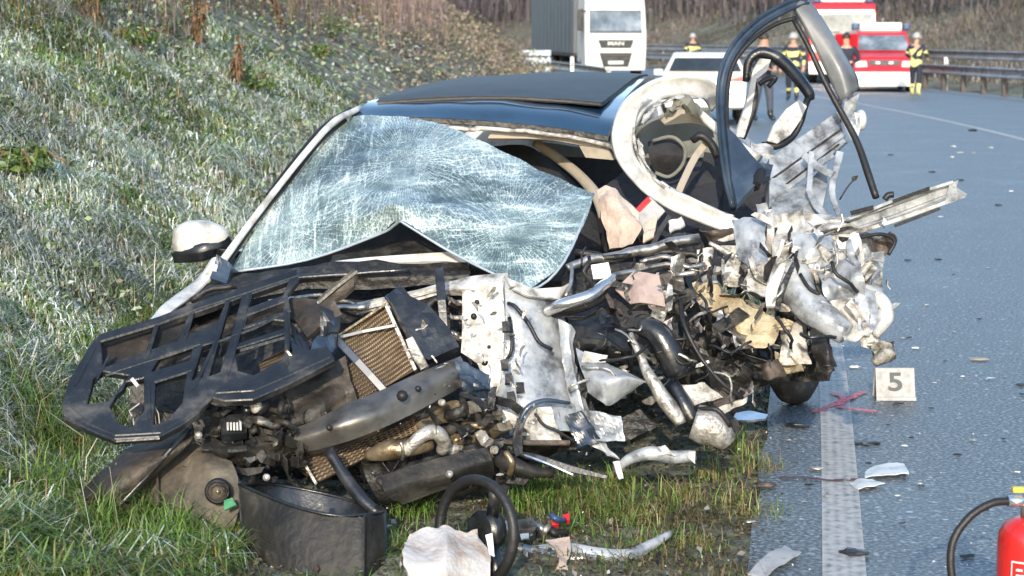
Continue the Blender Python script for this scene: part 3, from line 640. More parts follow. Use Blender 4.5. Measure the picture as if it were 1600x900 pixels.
# --- roof
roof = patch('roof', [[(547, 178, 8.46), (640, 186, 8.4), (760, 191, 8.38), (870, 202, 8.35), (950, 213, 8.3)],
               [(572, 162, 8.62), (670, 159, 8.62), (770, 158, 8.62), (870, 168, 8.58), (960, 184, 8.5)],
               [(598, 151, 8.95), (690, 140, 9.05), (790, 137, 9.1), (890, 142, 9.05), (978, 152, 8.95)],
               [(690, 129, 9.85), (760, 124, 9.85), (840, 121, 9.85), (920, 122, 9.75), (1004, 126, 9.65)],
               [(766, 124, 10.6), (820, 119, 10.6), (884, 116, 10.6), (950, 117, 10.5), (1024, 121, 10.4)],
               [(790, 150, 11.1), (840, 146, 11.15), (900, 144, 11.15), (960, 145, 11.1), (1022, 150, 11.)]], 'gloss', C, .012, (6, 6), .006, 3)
so_ = patch('sunroof_panel', [[(588, 158, 8.66), (690, 152, 8.66), (790, 150, 8.66), (880, 155, 8.64), (940, 160, 8.6)],
                        [(608, 147, 8.95), (692, 136, 9.05), (790, 132, 9.1), (890, 137, 9.05), (962, 144, 8.98)],
                        [(696, 125, 9.85), (760, 119.5, 9.85), (840, 117, 9.85), (920, 118, 9.75), (992, 121, 9.65)],
                        [(768, 121, 10.5), (820, 115, 10.5), (884, 112, 10.5), (950, 113, 10.4), (1012, 116, 10.35)]], 'matte', C, .02, (6, 6), .004, 5)
beam('sunroof_seal', [(590, 161, 8.62), (690, 155, 8.62), (790, 153, 8.62), (880, 158, 8.6), (938, 163, 8.56)], 3.5, .012, 'rubber', C, 4)
beam('header_rail', [(640, 187, 8.37), (760, 193, 8.35), (870, 204, 8.32), (952, 217, 8.26)], 9, .04, 'dark', C, 4)
tube('header_seal', [(700, 200, 8.3), (780, 203, 8.3), (860, 210, 8.28), (950, 226, 8.22), (962, 246, 8.16)], 3.5, 'cream', C, jig=.01)
patch('sun_visor', [[(770, 202, 8.36), (850, 208, 8.34), (945, 224, 8.28)], [(762, 216, 8.34), (850, 218, 8.33), (938, 232, 8.28)]], 'trim', C, .02, (4, 3), .002)
patch('sun_visor', [[(905, 228, 8.3), (950, 232, 8.26)], [(915, 246, 8.3), (958, 250, 8.25)]], 'trim', C, .02, (4, 3), .003)
# --- far side of the body (picture left): pillar, wing, side
pil = beam('windscreen_pillar', [(556, 172, 8.5), (520, 192, 8.3), (478, 238, 8.1), (430, 298, 7.9), (384, 358, 7.72), (352, 402, 7.58), (330, 428, 7.5)], [9, 10, 10, 10, 11, 12, 14], .07, 'white', C, 5, .4, True)
tube('pillar_seal', [(540, 188, 8.4), (500, 222, 8.18), (450, 286, 7.96), (398, 350, 7.74), (364, 400, 7.6), (340, 432, 7.52)], 3, 'rubber', pil)
tube('drip_seal', [(548, 172, 8.6), (505, 200, 8.45), (462, 250, 8.25), (420, 305, 8.05)], 5, 'rubber', C)
patch('front_wing', [[(346, 402, 7.56), (330, 430, 7.5), (300, 462, 7.38), (262, 492, 7.22), (236, 514, 7.08)], [(330, 404, 7.6), (306, 436, 7.55), (272, 462, 7.42), (244, 486, 7.26), (226, 512, 7.12)],
                     [(318, 430, 7.9), (296, 470, 7.8), (262, 500, 7.7), (236, 530, 7.6), (222, 560, 7.5)]], 'white', C, .008, (5, 5), .008, 4)
X = lambda x, y, z: (x, y, z)
side = patch('body_side', [[tuple(U(352, 404, 7.62)), (-1.02, 8.6, .84), (-.86, 9.6, .88), (-.62, 10.9, .92)], [(-1.30, 7.7, .55), (-1.16, 8.6, .55), (-1.0, 9.6, .55), (-.74, 11, .55)], [(-1.28, 7.7, .28), (-1.14, 8.6, .25), (-.98, 9.6, .25), (-.72, 11., .25)]], 'white', C, .02, (6, 6), .004, 4, world=True)
patch('side_window', [[tuple(U(556, 176, 8.62)), tuple(U(640, 150, 9.5)), tuple(U(760, 135, 10.6))], [(-1.06, 8.2, .84), (-.9, 9.4, .88), (-.66, 10.7, .92)]], 'glassd', C, .006, (5, 5), world=True)
rear = patch('tailgate', [[(0.06, 11.15, 1.38), (.45, 11.2, 1.4), (.86, 11.1, 1.38)], [(-.6, 11.1, .9), (.4, 11.3, .92), (1.05, 11.0, .9)], [(-.66, 11.1, .3), (.4, 11.3, .3), (1.1, 11.0, .3)]], 'white', C, .02, (5, 5), 0, world=True)
# --- door mirror on the grass side
mir = patch('door_mirror', [[(290, 352, 7.9), (318, 343, 7.95), (346, 347, 7.98)], [(270, 374, 7.86), (312, 362, 7.78), (362, 362, 7.86)], [(267, 396, 7.86), (310, 388, 7.76), (360, 382, 7.86)]], 'white', C, .02, (6, 6))
bmr = bmesh.new(); bmesh.ops.create_uvsphere(bmr, u_segments=20, v_segments=12, radius=1)
c0 = U(315, 377, 7.95)
for v in bmr.verts:
    q = v.co.copy(); s = .125 * (1 if abs(q.x) < .01 else 1)
    v.co = Vector((c0.x + math.copysign(abs(q.x) ** .8, q.x) * .128, c0.y + q.y * .075, c0.z + math.copysign(abs(q.z) ** .75, q.z) * (.092 - .02 * (q.x > 0) * q.x)))
bpy.data.objects.remove(mir, do_unlink=True)
mir = bm_obj('door_mirror', bmr, 'white', C, True)
patch('mirror_base', [[(268, 397, 7.9), (312, 394, 7.84), (364, 380, 7.9)], [(272, 411, 7.92), (312, 409, 7.88), (350, 398, 7.92)]], 'plast', mir, .09, (5, 3))
beam('mirror_arm', [(340, 394, 7.92), (356, 396, 7.8), (372, 398, 7.7)], 12, .04, 'plast', mir, 2)
quad('pillar_corner', [(340, 400, 7.52), (362, 412, 7.48), (352, 440, 7.42), (326, 432, 7.46)], 'bluedoor', C, .02, 5, .02)
# --- cabin: dark hollow, seats, headliner
patch('cabin_floor', [[(-.9, 8.0, .35), (1.0, 7.9, .35)], [(-.7, 10.8, .35), (1.1, 10.8, .35)]], 'seat', C, .02, (6, 6), .02, world=True)
patch('rear_window', [[(845, 222, 10.2), (960, 232, 10.1), (1120, 190, 9.9)], [(840, 262, 10.2), (980, 262, 10.1), (1120, 250, 9.9)]], 'olive', C, .02, (4, 4), .01)
patch('rear_seat', [[(640, 222, 9.8), (840, 244, 9.8), (1130, 246, 9.5)], [(630, 330, 9.6), (840, 330, 9.6), (1130, 320, 9.4)], [(630, 430, 9.2), (840, 420, 9.2), (1130, 400, 9.2)]], 'seat', C, .1, (5, 5), .03, 3)
hs = patch('front_seat', [[(760, 232, 8.9), (820, 224, 8.85), (862, 250, 8.85)], [(750, 300, 8.7), (830, 290, 8.6), (930, 330, 8.7)], [(740, 400, 8.4), (830, 400, 8.35), (940, 400, 8.4)]], 'seat', C, .12, (5, 5), .02, 3)
beam('belt_pillar_trim', [(838, 224, 8.8), (870, 246, 8.7), (905, 274, 8.55), (932, 306, 8.4), (946, 340, 8.3)], [14, 15, 16, 18, 20], .05, 'trim', C, 5, .4, True)
patch('driver_seat', [[(985, 262, 8.7), (1060, 250, 8.8), (1120, 250, 8.8)], [(940, 300, 8.4), (1040, 300, 8.5), (1130, 290, 8.5)], [(950, 360, 8.1), (1040, 370, 8.1), (1110, 350, 8.1)]], 'seat', C, .1, (5, 5), .03, 4)
patch('headliner', [[(998, 200, 8.9), (1050, 178, 9.0), (1110, 172, 9.2)], [(996, 250, 8.9), (1040, 226, 9.1), (1116, 215, 9.3)]], 'olive', C, .02, (4, 4), .006)
patch('headliner_edge', [[(1030, 186, 8.6), (1060, 170, 8.6), (1092, 168, 8.6)], [(1040, 196, 8.6), (1080, 192, 8.6), (1108, 200, 8.6)]], 'trim', C, .02, (4, 4), .01)
hr = patch('head_restraint', [[(1012, 222, 8.5), (1040, 214, 8.5), (1064, 220, 8.5)], [(1014, 246, 8.46), (1042, 242, 8.42), (1068, 244, 8.46)], [(1024, 270, 8.5), (1048, 272, 8.5), (1062, 264, 8.5)]], 'seat', C, .06, (5, 5), .004)
tube('restraint_frame', [(1020, 220, 8.44), (1050, 214, 8.42), (1070, 232, 8.42), (1066, 258, 8.42), (1046, 276, 8.44), (1024, 270, 8.46)], 3, 'olive', hr)
beam('seat_belt', [(1104, 222, 8.3), (1086, 246, 8.25), (1068, 282, 8.15), (1058, 306, 8.1)], 11, .01, 'trim', C, 4)
tube('belt_guide', [(1082, 218, 8.28), (1096, 212, 8.26), (1112, 226, 8.26), (1122, 246, 8.26)], 7, 'rubber', C)
patch('cabin_side_trim', [[(1100, 236, 8.7), (1150, 244, 8.6), (1206, 262, 8.5)], [(1090, 300, 8.5), (1150, 310, 8.45), (1210, 310, 8.4)], [(1100, 372, 8.2), (1150, 380, 8.15), (1220, 372, 8.1)]], 'seat', C, .03, (5, 5), .02, 4)
# --- torn white ring of the driver door opening
tw = {'cr': .012}
def ring(name, pts, rp, m, e=.8, n=9, jig=.012):
    P = np.array([list(U(*p)) + [r * p[2] / F] for p, r in zip(pts, rp)]); P = cat_rom(P, n); s = random.random() * 9
    pr = []
    for p in P:
        r = p[3]; q_ = Vector(p[:3])
        base = [(1, -.35), (1.02, .1), (.86, .42), (.62, .38), (.4, .16), (-.1, .2), (-.5, .34), (-.78, .5), (-.98, .3), (-1.02, -.1), (-.9, -.4), (0, -.5)]
        pr.append([(x * r * (1 + .12 * noise.noise(q_ * 9 + Vector((j * .7, s, 0)))), y * r * e * 1.3 + r * (.28 * noise.noise(q_ * 11 + Vector((s, j * .6, 4))) + .12 * noise.noise(q_ * 26 + Vector((s, j, 9))))) for j, (x, y) in enumerate(base)])
    return sweep(name, P[:, :3], pr, m, C)
ring('door_opening_frame', [(1118, 168, 8.75), (1106, 142, 8.6), (1076, 134, 8.5), (1030, 140, 8.4), (994, 164, 8.3), (975, 200, 8.2), (975, 236, 8.1), (996, 272, 7.95), (1036, 304, 7.82), (1090, 330, 7.66), (1160, 358, 7.5)], [9, 15, 17, 17, 18, 18, 15, 14, 15, 16, 12], 'ring')
for pts_ in ([(1090, 150, 8.4), (1050, 152, 8.32), (1018, 166, 8.22), (1000, 190, 8.14)], [(992, 214, 8.08), (1002, 250, 8.0), (1020, 276, 7.9)], [(1030, 284, 7.86), (1062, 306, 7.76), (1100, 322, 7.66), (1140, 338, 7.56)]):
    a_ = [(x + 7, y + 2, d) for x, y, d in pts_]; patch('torn_flange', [pts_, [((p[0] + q[0]) / 2 + 2, (p[1] + q[1]) / 2 + 1, p[2] - .03) for p, q in zip(pts_, a_)], a_], 'shell', C, .004, (8, 3), .02, 16, ragged=.014)
beam('opening_seam', [(1016, 150, 8.28), (996, 172, 8.2), (990, 206, 8.1), (996, 240, 8.02), (1012, 270, 7.92), (1040, 294, 7.8)], 4, .03, 'cream', C, 4)
patch('torn_headliner_wad', [[(1036, 180, 8.35), (1060, 160, 8.4), (1092, 160, 8.45)], [(1048, 172, 8.3), (1066, 158, 8.3), (1088, 174, 8.4)], [(1060, 166, 8.35), (1076, 158, 8.35), (1096, 170, 8.4)]], 'olive', C, .02, (6, 6), .03, 14)
beam('rear_door_pillar', [(1082, 168, 8.6), (1112, 194, 8.5), (1144, 222, 8.4), (1184, 250, 8.3)], [14, 14, 16, 20], .05, 'white', C, 4, .4, True)
# --- driver door thrown upward
door = poly('door', [(1196, 258, 7.95), (1250, 221, 8.05), (1303, 184, 8.15), (1328, 194, 8.15), (1322, 226, 8.1), (1290, 254, 8.0), (1240, 292, 7.9), (1208, 318, 7.8), (1196, 336, 7.75)], 'shellb', C, .05, 2, .012, 6)
door['label'] = 'torn grey inner driver door with a dark window frame standing up'
for i, (a, b_, w_) in enumerate([((1204, 272, 7.88), (1312, 194, 8.1), 4), ((1206, 290, 7.84), (1318, 210, 8.06), 9), ((1206, 312, 7.78), (1300, 244, 7.98), 7), ((1199, 262, 7.92), (1302, 187, 8.12), 5)]):
    beam('door_rib', [a, b_], w_, .03, 'shellb', door, ch=.4)
beam('door_seam', [(1204, 281, 7.84), (1314, 202, 8.06)], 3, .014, 'dark', door)
beam('door_seam', [(1210, 302, 7.8), (1310, 226, 8.02)], 3, .014, 'dark', door)
fr = beam('window_frame', [(1152, 322, 7.6), (1140, 280, 7.68), (1131, 220, 7.8), (1127, 150, 7.95), (1133, 108, 8.0), (1152, 70, 8.05), (1186, 36, 8.1), (1226, 12, 8.15), (1258, 0, 8.2)], [22, 20, 18, 17, 18, 18, 18, 18, 16], .055, 'bluedoor', door, 5, .35, True, groove=.012)
tube('window_channel', [(1150, 300, 7.62), (1138, 220, 7.76), (1136, 150, 7.9), (1146, 100, 7.97), (1176, 62, 8.02), (1212, 38, 8.08), (1244, 28, 8.1)], 3.5, 'rubber', fr)
pt = patch('pillar_trim', [[(1238, 2, 8.16), (1250, -4, 8.18), (1266, -2, 8.22)], [(1262, 52, 8.12), (1282, 46, 8.12), (1300, 52, 8.18)], [(1290, 112, 8.08), (1316, 104, 8.06), (1336, 112, 8.14)], [(1312, 158, 8.06), (1328, 150, 8.04), (1343, 138, 8.12)]], 'greydoor', door, .03, (5, 5))
tube('window_seal', [(1240, 30, 8.1), (1264, 74, 8.05), (1290, 130, 8.0), (1316, 178, 7.95), (1340, 224, 7.88), (1356, 270, 7.8), (1369, 309, 7.74)], [4, 4, 4.5, 5, 5.5, 6, 5.5], 'rubber', door)
poly('mirror_triangle', [(1134, 208, 7.76), (1160, 236, 7.74), (1182, 264, 7.7), (1206, 268, 7.68), (1202, 282, 7.66), (1172, 304, 7.6), (1150, 330, 7.56), (1142, 290, 7.64)], 'bluedoor', door, .05, 1, .008)
patch('mirror_stump', [[(1172, 268, 7.66), (1190, 262, 7.62), (1206, 270, 7.66)], [(1160, 292, 7.62), (1184, 284, 7.56), (1204, 280, 7.62)]], 'rubber', door, .04, (4, 4), .01)
beam('door_bracket', [(1258, 244, 7.84), (1280, 262, 7.78), (1302, 274, 7.74)], 12, .03, 'shellb', door, 2)
beam('door_bracket', [(1268, 240, 7.84), (1266, 272, 7.76), (1264, 300, 7.7)], 9, .03, 'shellb', door, 2)
patch('lower_door_panel', [[(1200, 304, 7.8), (1240, 290, 7.82), (1292, 258, 7.9)], [(1206, 330, 7.7), (1246, 318, 7.7), (1292, 290, 7.78)], [(1196, 356, 7.6), (1246, 348, 7.6), (1284, 326, 7.66)]], 'shellb', door, .02, (9, 9), .03, 7, fold=True)
beam('door_strut', [(1312, 240, 7.84), (1300, 300, 7.7), (1316, 346, 7.58)], [12, 10, 9], .03, 'shellb', door, 4); beam('door_strut', [(1264, 296, 7.7), (1276, 322, 7.64), (1300, 344, 7.58)], 11, .03, 'shellb', door, 4)
poly('door_skin', [(1318, 160, 8.1), (1340, 148, 8.12), (1334, 176, 8.1), (1348, 180, 8.1), (1340, 214, 8.08), (1322, 226, 8.04), (1312, 196, 8.08)], 'shellb', door, .012, 1, .01)
bmr = bmesh.new(); bmesh.ops.create_uvsphere(bmr, u_segments=16, v_segments=10, radius=1)
c0 = U(1345, 188, 8.2)
for v in bmr.verts: v.co = Vector((c0.x + v.co.x * .026, c0.y + v.co.y * .05, c0.z + v.co.z * .047))
bm_obj('mirror_cap', bmr, 'white', door, True)
tube('door_cable', [(1312, 312, 7.7), (1326, 290, 7.7), (1338, 278, 7.7)], 1.3, 'rubber', door); quad('cable_plug', [(1332, 276, 7.7), (1342, 274, 7.7), (1340, 282, 7.7), (1331, 284, 7.7)], 'rubber', door, .01)
# --- rear door frame behind it
rdo = tube('rear_door_frame', [(1166, 128, 8.9), (1170, 96, 8.9), (1188, 82, 8.9), (1214, 90, 8.88), (1240, 114, 8.85), (1262, 142, 8.8), (1266, 156, 8.8)], [6, 7, 9, 10, 10, 9, 7], 'plast', C)
rdo['label'] = 'bent black rear door frame sticking up behind the driver door'
tube('frame_seal', [(1264, 150, 8.8), (1258, 166, 8.78), (1252, 190, 8.76), (1238, 214, 8.74), (1214, 228, 8.7), (1190, 226, 8.7)], [6, 5, 4.5, 5, 6, 5], 'rubber', rdo)
tube('frame_seal', [(1174, 112, 8.86), (1180, 150, 8.84), (1172, 186, 8.82), (1160, 216, 8.8)], [6, 5, 5, 5], 'dark', rdo)
poly('frame_panel', [(1186, 92, 8.86), (1202, 94, 8.86), (1196, 112, 8.86), (1180, 124, 8.86), (1172, 176, 8.84), (1160, 216, 8.8), (1146, 214, 8.8), (1164, 160, 8.84), (1174, 112, 8.86)], 'shell', rdo, .03, 1, .006)
poly('frame_panel', [(1246, 158, 8.76), (1258, 168, 8.76), (1248, 190, 8.74), (1232, 212, 8.72), (1212, 226, 8.7), (1196, 222, 8.7), (1206, 198, 8.72), (1226, 172, 8.75)], 'shell', rdo, .03, 1, .006)
tube('frame_hook', [(1186, 132, 8.82), (1198, 124, 8.82), (1212, 122, 8.8), (1200, 136, 8.8)], 4, 'rubber', rdo)
quad('sill_scrap', [(1172, 218, 8.5), (1210, 226, 8.5), (1214, 244, 8.4), (1178, 240, 8.4)], 'shell', C, .01, 6, .03)
# --- sill rail thrust out over the road
sr = beam('sill_rail', [(1260, 366, 7.62), (1320, 354, 7.58), (1380, 335, 7.52), (1440, 312, 7.46), (1494, 293, 7.4)], [17, 22, 26, 27, 22], .06, 'shellb', C, 3, .3, groove=.02)
beam('rail_flange', [(1290, 352, 7.56), (1340, 337, 7.52), (1400, 312, 7.46), (1490, 284, 7.38)], 5, .03, 'shellb', sr, 3)
beam('rail_flange', [(1330, 366, 7.55), (1400, 344, 7.48), (1462, 322, 7.42), (1508, 305, 7.38)], 6, .03, 'shell', sr, 3)
beam('rail_seal', [(1330, 333, 7.5), (1364, 324, 7.46)], 7, .02, 'rubber', sr); beam('rail_seal', [(1396, 314, 7.44), (1452, 294, 7.38)], 5, .02, 'rubber', sr)
beam('rail_seal', [(1398, 353, 7.44), (1468, 326, 7.38)], 5, .02, 'rubber', sr); tube('rail_clip', [(1382, 312, 7.46), (1388, 305, 7.46), (1396, 304, 7.46)], 5, 'rubber', sr)
poly('rail_end', [(1484, 286, 7.38), (1498, 281, 7.38), (1494, 292, 7.38), (1511, 303, 7.36), (1500, 310, 7.38), (1476, 318, 7.4)], 'shellb', sr, .01, 1, .006)
# --- crumpled driver corner
def shard(pts, m='shell', cr=.02, cs=11, th=.003, n=9, name='crumpled_sheet', smooth=False, par=None):
    return quad(name, pts, m, par or C, th, n, cr, cs, smooth, .006)
D7 = 7.5
SH = [([(1180, 318, 7.5), (1196, 318, 7.46), (1204, 392, 7.4), (1184, 398, 7.42)], 'shellb'), ([(1196, 330, 7.42), (1206, 330, 7.4), (1216, 400, 7.3), (1196, 430, 7.3)], 'white'),
      ([(1160, 360, 7.45), (1172, 350, 7.45), (1182, 404, 7.36), (1164, 412, 7.36)], 'shell'), ([(1206, 350, 7.5), (1240, 345, 7.5), (1236, 396, 7.4), (1212, 410, 7.36)], 'shellb'),
      ([(1236, 372, 7.44), (1290, 370, 7.4), (1286, 420, 7.3), (1244, 414, 7.32)], 'white'), ([(1240, 340, 7.55), (1290, 330, 7.55), (1340, 346, 7.5), (1262, 368, 7.5)], 'shell'),
      ([(1250, 330, 7.56), (1296, 345, 7.5), (1330, 342, 7.5), (1260, 362, 7.5)], 'shellb'), ([(1282, 384, 7.36), (1312, 376, 7.34), (1316, 400, 7.3), (1290, 404, 7.3)], 'white'),
      ([(1276, 430, 7.28), (1330, 420, 7.24), (1332, 470, 7.18), (1290, 468, 7.2)], 'white'), ([(1320, 420, 7.28), (1346, 402, 7.28), (1372, 420, 7.24), (1340, 452, 7.2)], 'cream'),
      ([(1344, 414, 7.3), (1384, 396, 7.3), (1376, 420, 7.28), (1352, 442, 7.26)], 'shellb'), ([(1350, 376, 7.42), (1390, 362, 7.4), (1402, 378, 7.4), (1366, 412, 7.36)], 'rust'),
      ([(1316, 378, 7.42), (1336, 372, 7.42), (1340, 420, 7.36), (1322, 416, 7.36)], 'shellb'), ([(1336, 376, 7.46), (1370, 368, 7.46), (1366, 400, 7.4), (1340, 412, 7.4)], 'shellb'),
      ([(1290, 470, 7.14), (1340, 466, 7.14), (1362, 520, 7.06), (1310, 530, 7.08)], 'shellb'), ([(1330, 460, 7.16), (1364, 470, 7.16), (1370, 516, 7.1), (1342, 520, 7.1)], 'shell'),
      ([(1348, 444, 7.2), (1372, 458, 7.18), (1392, 484, 7.14), (1366, 480, 7.14)], 'white'), ([(1366, 478, 7.12), (1392, 484, 7.12), (1384, 520, 7.06), (1366, 520, 7.06)], 'white'),
      ([(1340, 510, 7.06), (1370, 510, 7.04), (1376, 548, 7.), (1346, 544, 7.02)], 'cream'), ([(1354, 540, 7.0), (1394, 536, 6.98), (1398, 566, 6.96), (1364, 570, 6.98)], 'rust'),
      ([(1362, 536, 6.96), (1388, 532, 6.95), (1394, 556, 6.94), (1368, 562, 6.95)], 'cream'), ([(1160, 404, 7.3), (1200, 410, 7.26), (1204, 452, 7.2), (1168, 446, 7.2)], 'cream'),
      ([(1130, 400, 7.3), (1166, 404, 7.3), (1172, 450, 7.24), (1134, 444, 7.26)], 'cream'), ([(1092, 360, 7.4), (1136, 356, 7.4), (1150, 400, 7.36), (1104, 404, 7.36)], 'rust'),
      ([(1050, 366, 7.5), (1092, 360, 7.5), (1104, 396, 7.44), (1066, 400, 7.44)], 'dark'), ([(1120, 370, 7.36), (1150, 364, 7.36), (1160, 404, 7.3), (1130, 410, 7.3)], 'cream'),
      ([(1222, 520, 7.2), (1250, 500, 7.2), (1266, 566, 7.12), (1214, 572, 7.14)], 'cream'), ([(1262, 516, 7.16), (1286, 520, 7.14), (1296, 566, 7.08), (1272, 560, 7.1)], 'cream'),
      ([(1210, 548, 7.1), (1240, 556, 7.08), (1258, 580, 7.04), (1214, 588, 7.06)], 'foam'), ([(1190, 566, 7.1), (1218, 560, 7.1), (1220, 590, 7.06), (1196, 592, 7.06)], 'rust')]
def bent(pts, m, cr=.02, n=0, name='crumpled_sheet'):
    # pressed sheet bowed across its middle with a rolled edge
    a, b_, c_, d_ = [np.array(p, float) for p in pts]; k = random.uniform(-.07, .07); k2 = random.uniform(-.05, .05)
    mid = lambda p, q, dz: tuple((p + q) / 2 + np.array([random.uniform(-4, 4), random.uniform(-4, 4), dz]))
    rows = [[tuple(a), mid(a, b_, k), tuple(b_)], [mid(a, d_, k2), mid((a + c_) / 2, (b_ + d_) / 2, k + k2), mid(b_, c_, k2)], [tuple(d_), mid(d_, c_, k), tuple(c_)]]
    return patch(name, rows, m, C, .006, (9, 9), cr * 1.15, 8, True, ragged=.009, fold=True)
patch('crushed_sill', [[(1160, 356, 7.6), (1250, 340, 7.62), (1330, 350, 7.6), (1384, 376, 7.55)], [(1150, 410, 7.5), (1240, 400, 7.48), (1320, 410, 7.44), (1380, 430, 7.4)], [(1170, 460, 7.42), (1250, 470, 7.36), (1320, 480, 7.3), (1378, 490, 7.24)], [(1230, 520, 7.4), (1280, 530, 7.3), (1330, 530, 7.22), (1374, 530, 7.16)]], 'cream', C, .01, (10, 10), .05, 7, fold=True)
for i, (p, m_) in enumerate(SH): bent(p, m_, .022) if i % 3 else shard(p, m_, .02)
def pressing(x, y, ang, l, wd, m, d, bend=.4):
    c0, s0 = math.cos(ang), math.sin(ang); c1, s1 = math.cos(ang + bend), math.sin(ang + bend)
    return beam('pressed_strip', [(x - c0 * l, y - s0 * l, d + random.uniform(-.05, .05)), (x, y, d - .02), (x + c1 * l, y + s1 * l, d + random.uniform(-.05, .06))], [wd * random.uniform(.5, 1), wd, wd * random.uniform(.4, 1.1)], .022, m, C, 5, .35, True, groove=random.choice([0, .008]))
random.seed(5)
for x, y, a, l, wd, m_ in [(1172, 372, 1.4, 34, 9, 'white'), (1186, 366, 1.7, 40, 8, 'shell'), (1204, 366, 1.55, 44, 12, 'white'), (1216, 398, 1.9, 34, 10, 'shell'), (1228, 372, 1.5, 30, 9, 'shell'), (1262, 356, -.25, 46, 9, 'cream'), (1300, 366, -.3, 36, 7, 'shellb'), (1262, 396, .3, 34, 16, 'white'), (1292, 400, .9, 26, 14, 'shell'), (1330, 398, 1.4, 28, 13, 'shellb'), (1310, 440, .5, 32, 18, 'white'), (1346, 426, -.6, 30, 12, 'shell'), (1356, 400, 1.0, 26, 9, 'cream'), (1300, 486, .7, 34, 15, 'shellb'), (1340, 490, .9, 30, 14, 'shell'), (1356, 520, 1.2, 22, 12, 'cream'), (1180, 424, 1.2, 30, 10, 'cream'), (1150, 410, .8, 26, 9, 'cream'), (1128, 390, .5, 30, 8, 'alu'), (1196, 440, .5, 26, 10, 'steel'), (1276, 424, 1.8, 24, 10, 'shell'), (1240, 440, 1.3, 22, 8, 'dark'), (1232, 360, .9, 22, 7, 'shellb'), (1372, 388, -.9, 22, 8, 'rubber')]:
    if wd < 10 and (x + y) % 3: continue
    pressing(x, y, a, l * .75, wd, m_, 7.38 - (y - 340) * .0017 + random.uniform(-.06, .04), random.uniform(-.35, .35))
for p, m_ in [([(1238, 368, 7.3), (1300, 362, 7.28), (1312, 420, 7.2), (1248, 428, 7.2)], 'shellb'), ([(1274, 418, 7.2), (1342, 408, 7.18), (1352, 468, 7.1), (1288, 472, 7.1)], 'shellb'), ([(1198, 336, 7.42), (1252, 328, 7.42), (1252, 402, 7.28), (1206, 408, 7.26)], 'shell'), ([(1302, 378, 7.3), (1342, 364, 7.32), (1354, 412, 7.24), (1308, 420, 7.2)], 'shell'),
             ([(1150, 350, 7.42), (1192, 340, 7.4), (1198, 412, 7.24), (1156, 420, 7.26)], 'shellb'), ([(1336, 440, 7.14), (1378, 452, 7.12), (1380, 520, 7.0), (1338, 514, 7.02)], 'shellb'), ([(1160, 408, 7.24), (1212, 408, 7.2), (1218, 470, 7.12), (1166, 462, 7.16)], 'shell'), ([(1296, 470, 7.06), (1344, 470, 7.05), (1362, 524, 6.98), (1316, 530, 6.98)], 'shell'),
             ([(1206, 410, 7.2), (1240, 404, 7.2), (1226, 440, 7.12), (1200, 470, 7.1)], 'shell'), ([(1090, 392, 7.34), (1150, 384, 7.32), (1160, 440, 7.22), (1100, 446, 7.24)], 'cream'), ([(1266, 512, 7.08), (1304, 520, 7.04), (1306, 572, 6.98), (1280, 574, 7.0)], 'dark')]:
    bent(p, m_, .024)
# cone of bright metal, yellow foam, arm with knob
tw_ = sweep('torn_wing_tube', cat_rom([list(U(1232, 424, 7.22)), list(U(1250, 462, 7.14)), list(U(1284, 494, 7.06)), list(U(1322, 522, 7.0))], 5), [circ(r, 12, .8) for r in np.linspace(.085, .045, 16)], 'shellb', C)
beam('tube_fold', [(1222, 418, 7.12), (1206, 452, 7.06), (1204, 480, 7.02)], [10, 18, 14], .02, 'white', C, 3)
beam('tube_fold', [(1240, 412, 7.12), (1222, 452, 7.06), (1214, 484, 7.02)], [6, 10, 8], .02, 'dark', C, 3)
foam = patch('torn_foam', [[(1090, 442, 7.25), (1116, 444, 7.2), (1150, 466, 7.16), (1200, 484, 7.12), (1238, 500, 7.1)], [(1092, 474, 7.22), (1120, 486, 7.16), (1156, 496, 7.08), (1198, 508, 7.06), (1234, 506, 7.06)], [(1112, 488, 7.2), (1136, 500, 7.14), (1162, 522, 7.08), (1192, 530, 7.06), (1222, 516, 7.08)], [(1126, 494, 7.2), (1150, 512, 7.14), (1172, 540, 7.08), (1196, 546, 7.08), (1208, 540, 7.1)]], 'foam', C, .02, (6, 6), .022, 11, False, ragged=.012)
tube('white_arm', [(1352, 448, 7.2), (1376, 466, 7.12), (1387, 492, 7.06), (1380, 512, 7.02), (1366, 524, 7.0)], [9, 11, 11, 9, 7], 'white', C, jig=.01)
tube('corner_pipe', [(1340, 372, 7.4), (1376, 366, 7.36), (1398, 376, 7.32), (1388, 398, 7.3)], 3, 'rubber', C)
tube('corner_pipe', [(1250, 428, 7.12), (1264, 450, 7.08), (1280, 458, 7.06), (1276, 446, 7.06)], 3, 'rubber', C)
cyl('hinge_knob', U(1380, 560, 6.94), (.7, -.4, -.3), .022, .05, 'rust', C, local=False) if False else tube('hinge_knob', [(1366, 566, 6.95), (1382, 556, 6.93), (1398, 552, 6.93)], [8, 12, 9], 'cream', C)
